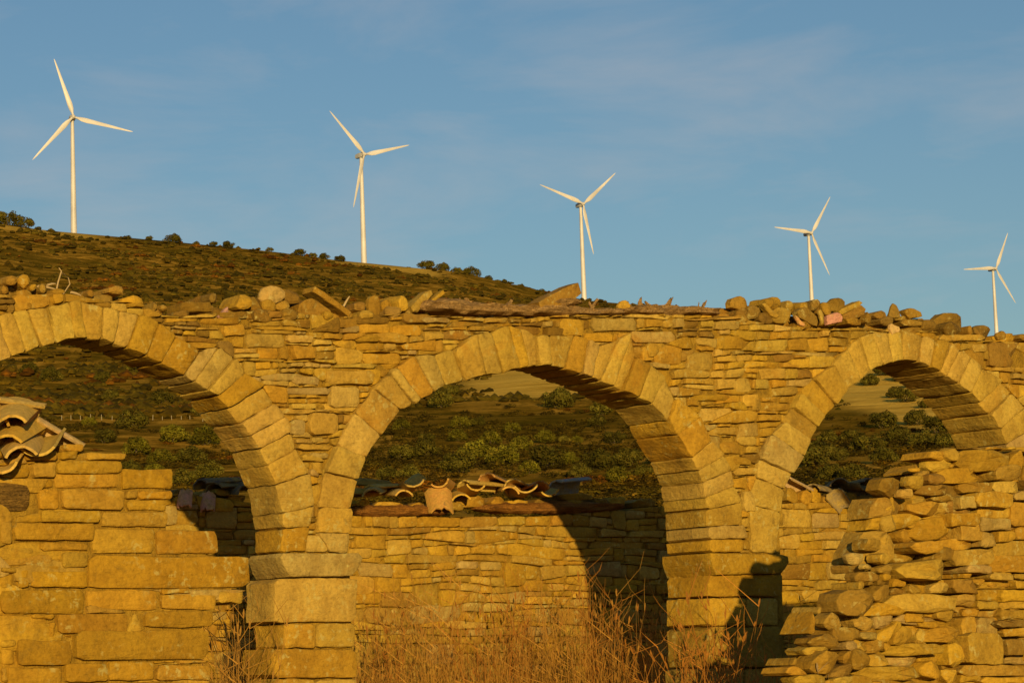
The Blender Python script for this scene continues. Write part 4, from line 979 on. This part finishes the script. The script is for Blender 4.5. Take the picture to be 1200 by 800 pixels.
for i, (x, y, w) in enumerate(MA):
    if i == 0: shrub(x, y, w, 'lone round shrub high on the left inside the middle arch', 'hill shrubs', 0, .9)
    elif i == 10: shrub(x, y, w, 'large grey-green shrub at the lower right inside the middle arch', 'hill shrubs', 1)
    elif i == 8: shrub(x, y, w, 'large shrub just above the broken tiles inside the middle arch', 'hill shrubs', 3)
    else: shrub(x, y, w * U(.9, 1.15), where(x, y, w, (540, 660), (505, 542)) + 'middle arch', 'shrubs seen through the middle arch')
for i, (x, y, w) in enumerate([(155, 503, 40), (123, 520, 32), (160, 533, 36), (203, 519, 38), (240, 524, 40), (225, 545, 40), (190, 545, 34), (150, 560, 36), (245, 565, 40), (215, 570, 36), (105, 500, 20), (60, 448, 30), (160, 438, 26), (120, 450, 24), (190, 475, 30), (235, 490, 28), (180, 560, 30), (130, 470, 22), (35, 440, 24)]):
    shrub(x, y, w, where(x, y, w, (125, 195), (480, 530)) + 'left arch', 'shrubs seen through the left arch')
for i, (x, y, w) in enumerate([(955, 548, 58), (1000, 566, 40), (983, 540, 28), (1018, 532, 44), (1100, 508, 44), (1063, 473, 34), (1035, 502, 40), (985, 472, 9), (982, 482, 8), (1050, 520, 40), (1080, 525, 36), (1000, 520, 34), (975, 565, 40), (1035, 545, 38), (1105, 525, 34), (1075, 500, 34), (970, 520, 30), (1050, 468, 24), (1085, 480, 22), (1020, 455, 26), (1055, 448, 30), (1035, 442, 26), (1070, 455, 24)]):
    shrub(x, y, w, 'big grey-green shrub beside the right pier, seen through the right arch' if i == 0 else where(x, y, w, (1000, 1060), (475, 525)) + 'right arch', 'hill shrubs' if i == 0 else 'shrubs seen through the right arch', 1 if i == 0 else rng.choice([0, 1, 3, 4]), .8)
for i, (x, w) in enumerate([(202, 23), (268, 17), (250, 12), (230, 10), (316, 10), (352, 17), (366, 12), (380, 15), (398, 16), (8, 34), (28, 26), (-14, 30), (500, 22), (518, 20), (535, 14), (553, 24), (572, 12), (590, 12), (610, 10), (45, 10), (60, 8), (150, 8), (175, 10), (635, 9), (655, 8)]):
    a, e_ = px_angles(x, interp(x, RX, RY)); rr = interp(a, AZ, RD) - U(4, 22); P = Vector((rr * math.sin(a), rr * math.cos(a), 0)); P.z = terrain_z(P.x, P.y)
    shrub(0, 0, w, ['largest round bush on the skyline between the two left turbines', 'second bush on the skyline right of the largest round one'][i] if i < 2 else 'small bush on the hill skyline ' + ('at the far left picture edge' if x < 70 else 'between the first turbine and the largest round bush' if x < 200 else 'left of the second turbine' if x < 429 else 'between the second and third turbines'), 'skyline bushes', rng.choice([0, 1, 3, 4]), .75, P)
# low scrub that nobody could count: leafy near, clumps far
nearV = []; nearC = []; tuft = [leaf_cloud(130, .055, 6, 300 + k) for k in range(6)]
farV = []; farC = []; farF = []
ico = np.array([(0, 0, 1)] + [(math.cos(1.2566 * i) * .894, math.sin(1.2566 * i) * .894, .447) for i in range(5)] + [(math.cos(1.2566 * i + .628) * .98, math.sin(1.2566 * i + .628) * .98, -.15) for i in range(5)])
icf = [(0, 1 + i, 1 + (i + 1) % 5) for i in range(5)] + [(1 + i, 6 + i, 1 + (i + 1) % 5) for i in range(5)] + [(1 + (i + 1) % 5, 6 + i, 6 + (i + 1) % 5) for i in range(5)]
icf = np.array(icf)
cnt = 0; nb = 0
for it in range(40000):
    r = math.exp(nrg.uniform(math.log(105), math.log(2500))); az = nrg.uniform(-.25, .27)
    Rr = interp(az, AZ, RD)
    if r > Rr + 6: continue
    x, y = r * math.sin(az), r * math.cos(az)
    fd = field(x, y)
    if nrg.random() < fd * 1.02 - .004: continue
    den = mnoise.noise(Vector((x / 60, y / 60, 5.5))) + .5 * mnoise.noise(Vector((x / 17, y / 17, 2.5)))
    if den < (nrg.uniform(-.75, .05) if r > 480 else nrg.uniform(-.6, .18)): continue
    if r < 480 and mnoise.noise(Vector((x / 13, y / 24, 4.4))) > .30: continue
    z = terrain_z(x, y)
    br = mnoise.noise(Vector((x / 35, y / 35, 9.5)))
    tint = np.array([1.0, 1.0, 1.0]) if br < .12 else np.array([1.75, 1.0, .8]) if br > .38 else np.array([1.25, 1.1, .9])
    tint = tint * nrg.uniform(.45, 1.3)
    if r < 480:
        w = nrg.uniform(.6, 1.7) * (.7 + r / 600); V, C = tuft[nrg.integers(6)]; a = nrg.uniform(0, 6.28); ca, sa = math.cos(a), math.sin(a)
        Q = np.empty_like(V); Q[:, 0] = (V[:, 0] * ca - V[:, 1] * sa) * w + x; Q[:, 1] = (V[:, 0] * sa + V[:, 1] * ca) * w + y; Q[:, 2] = V[:, 2] * w * nrg.uniform(.35, .6) + z - .05 * w
        nearV.append(Q); k = C.copy(); k[:, :3] *= tint * .66; nearC.append(k)
    else:
        w = nrg.uniform(.55, 1.5) * (.75 + r / 1600)
        for s in range(2):
            q = ico * nrg.uniform(.7, 1.3, (11, 3)) * np.array([w, w, w * .85]) * nrg.uniform(.55, 1.1) + np.array([x, y, z]) + np.array([nrg.uniform(-1, 1), nrg.uniform(-1, 1), 0]) * w * 1.3
            farV.append(q); farF.append(icf + nb); nb += 11; farC.append(np.tile(np.append(tint * nrg.uniform(.8, 1.2), 1), (15, 1)))
V = np.concatenate(nearV); tag(big_mesh('near_scrub', V, np.arange(len(V)), 4, M_SCRUB, np.concatenate(nearC), False), 'low dark green and rust coloured scrub covering the lower slope', 'scrub', kind='stuff')
V = np.concatenate(farV); tag(big_mesh('far_scrub', V, np.concatenate(farF).ravel(), 3, M_SCRUB, np.concatenate(farC), False), 'dense low scrub covering the hillside up to the crest', 'scrub', kind='stuff')
# fence across the slope behind the left arch
fe = None; prev = None
for i, x in enumerate(np.linspace(72, 236, 15)):
    P = ray_ground(x + U(-1.5, 1.5), 493 + (x - 72) * .012)
    if P is None: continue
    if fe is None: fe = empty('wire_fence', P); tag(fe, 'line of thin pale fence posts across the slope behind the left arch', 'fence')
    h = U(.9, 1.4); v, f = loft([circ(P + Vector((0, 0, -.3)), .06, 6), circ(P + Vector((U(-.08, .08), 0, h)), .05, 6)]); mesh_obj('post', v, f, M_POST, fe, True, 40)
    prev = P

# ------------------------------------------------------------------ dry weeds at the foot of the walls
def stalks(n, place, hmin, hmax, seed, rad=.0035, lean=.22, branch=.5):
    g = random.Random(seed); V = []; Fq = []
    def seg(p, q, r0, r1):
        d = (q - p).normalized(); a = d.orthogonal().normalized(); c = d.cross(a); b = len(V)
        for (o, r) in ((p, r0), (q, r1)):
            for j in range(3): t = 2.0944 * j; V.append(tuple(o + a * math.cos(t) * r + c * math.sin(t) * r))
        for j in range(3): k = (j + 1) % 3; Fq.extend((b + j, b + k, b + 3 + k, b + 3 + j))
    for _ in range(n):
        p = place(g); h = g.uniform(hmin, hmax) * getattr(p, 'hs', 1) if False else g.uniform(hmin, hmax)
        d = Vector((g.gauss(0, lean), g.gauss(0, lean), 1)).normalized(); bend = Vector((g.gauss(0, .12), g.gauss(0, .12), 0)); k = 5; q = p
        for i in range(k):
            d2 = (d + bend * i / k).normalized(); e = q + d2 * h / k; seg(q, e, rad * (1 - .16 * i), rad * (1 - .16 * (i + 1)))
            if i >= 1 and g.random() < branch:
                s = Vector((g.gauss(0, .6), g.gauss(0, .6), g.uniform(.4, 1))).normalized(); L_ = h * g.uniform(.08, .22); m = e + s * L_; seg(e, m, rad * .6, rad * .3)
                if g.random() < .7: seg(m, m + (s + Vector((g.gauss(0, .4), g.gauss(0, .4), .5))).normalized() * L_ * .5, rad * .4, rad * .2)
            q = e
        if g.random() < .55: seg(q, q + d * .03, rad * .8, rad * 1.6); q = q + d * .03; seg(q, q + d * .025, rad * 1.6, rad * .3)
    return np.array(V), np.array(Fq)
GP = Plane(-1.6)
def in_court(g):
    u = g.uniform(-3.2, 3.4); w = g.uniform(-2.75, -.75); q = A.at(u, 0, w); return Vector((q.x, q.y, terrain_z(q.x, q.y) - .02))
V1, F1 = stalks(1150, in_court, .5, 1.2, 3, .0036, .16, .45); tag(big_mesh('dry_grass', V1, F1, 4, M_STRAW, None, False), 'straw-coloured dead grass stalks filling the floor between the walls', 'dry grass', kind='stuff')
def weed(u, w, h, label, group, n=16, rad=.0045, mat=M_TWIG, spread=.16):
    q = A.at(u, 0, w); base = Vector((q.x, q.y, terrain_z(q.x, q.y) - .03))
    V, Fq = stalks(n, lambda g: base + Vector((g.gauss(0, .006), g.gauss(0, .006), 0)), h * .6, h, rng.randint(0, 9999), rad, spread, .8)
    V = V - np.array(base); o = big_mesh('dry_weed', V, Fq, 4, mat, None, False); o.location = base
    return tag(o, label, 'dry weed', group)
def u_at(x, w): return Plane(w).uv(x, 700)[0]
ORD = 'first second third fourth fifth sixth seventh eighth ninth tenth eleventh twelfth thirteenth fourteenth fifteenth sixteenth seventeenth eighteenth'.split()
MW = [440, 455, 475, 500, 512, 540, 560, 575, 585, 610, 625, 640, 665, 688, 696, 715, 740, 765]
for x, ytop in ((455, 700), (475, 690), (500, 672), (512, 690), (540, 700), (560, 710), (585, 705), (610, 700), (640, 715), (665, 690), (688, 672), (696, 680), (715, 700), (740, 705), (765, 735), (440, 730), (625, 690), (575, 725)):
    w = -U(1.2, 2.3); pl = Plane(w); u, z = pl.uv(x, ytop); q = pl.hit(x, ytop); h = z - terrain_z(q.x, q.y)
    tall = x == 688
    weed(u, w, h * 1.05, 'reddish dry weed rising along the shadow edge on the back wall' if tall else ORD[MW.index(x)] + ' dry weed from the left before the back wall in the middle arch', 'weeds inside the middle arch', n=20 if not tall else 14, mat=M_TWIG if rng.random() < .6 or tall else M_STRAW, spread=.10 if not tall else .05)
for x, ytop in ((800, 742), (822, 728), (845, 700), (862, 712), (880, 735), (893, 760), (780, 760), (835, 750)):
    w = U(.5, .9); pl = Plane(w); u, z = pl.uv(x, ytop); q = pl.hit(x, ytop); h = z - terrain_z(q.x, q.y)
    weed(u, w, h * 1.08, ORD[[780, 800, 822, 835, 845, 862, 880, 893].index(x)] + ' bare branching weed from the left before the right pier', 'weeds before the right pier', n=15, rad=.0055, spread=.24, mat=M_TWIG)
for x, ytop in ((262, 735), (276, 715), (285, 700)):
    w = U(.4, .8); pl = Plane(w); u, z = pl.uv(x, ytop); q = pl.hit(x, ytop); weed(u, w, z - terrain_z(q.x, q.y), ORD[[262, 276, 285].index(x)] + ' dry straw weed from the left between left wall and left pier', 'weeds in the left gap', n=16, mat=M_STRAW, spread=.12)
for x, ytop in ((960, 752), (990, 765), (1015, 775)):
    w = 2.6; pl = Plane(w); u, z = pl.uv(x, ytop); q = pl.hit(x, ytop); weed(u, w, z - terrain_z(q.x, q.y), ORD[[960, 990, 1015].index(x)] + ' thin pale weed from the left before the collapsed wall', 'weeds before the collapsed wall', n=4, mat=M_PALETWIG, spread=.2)
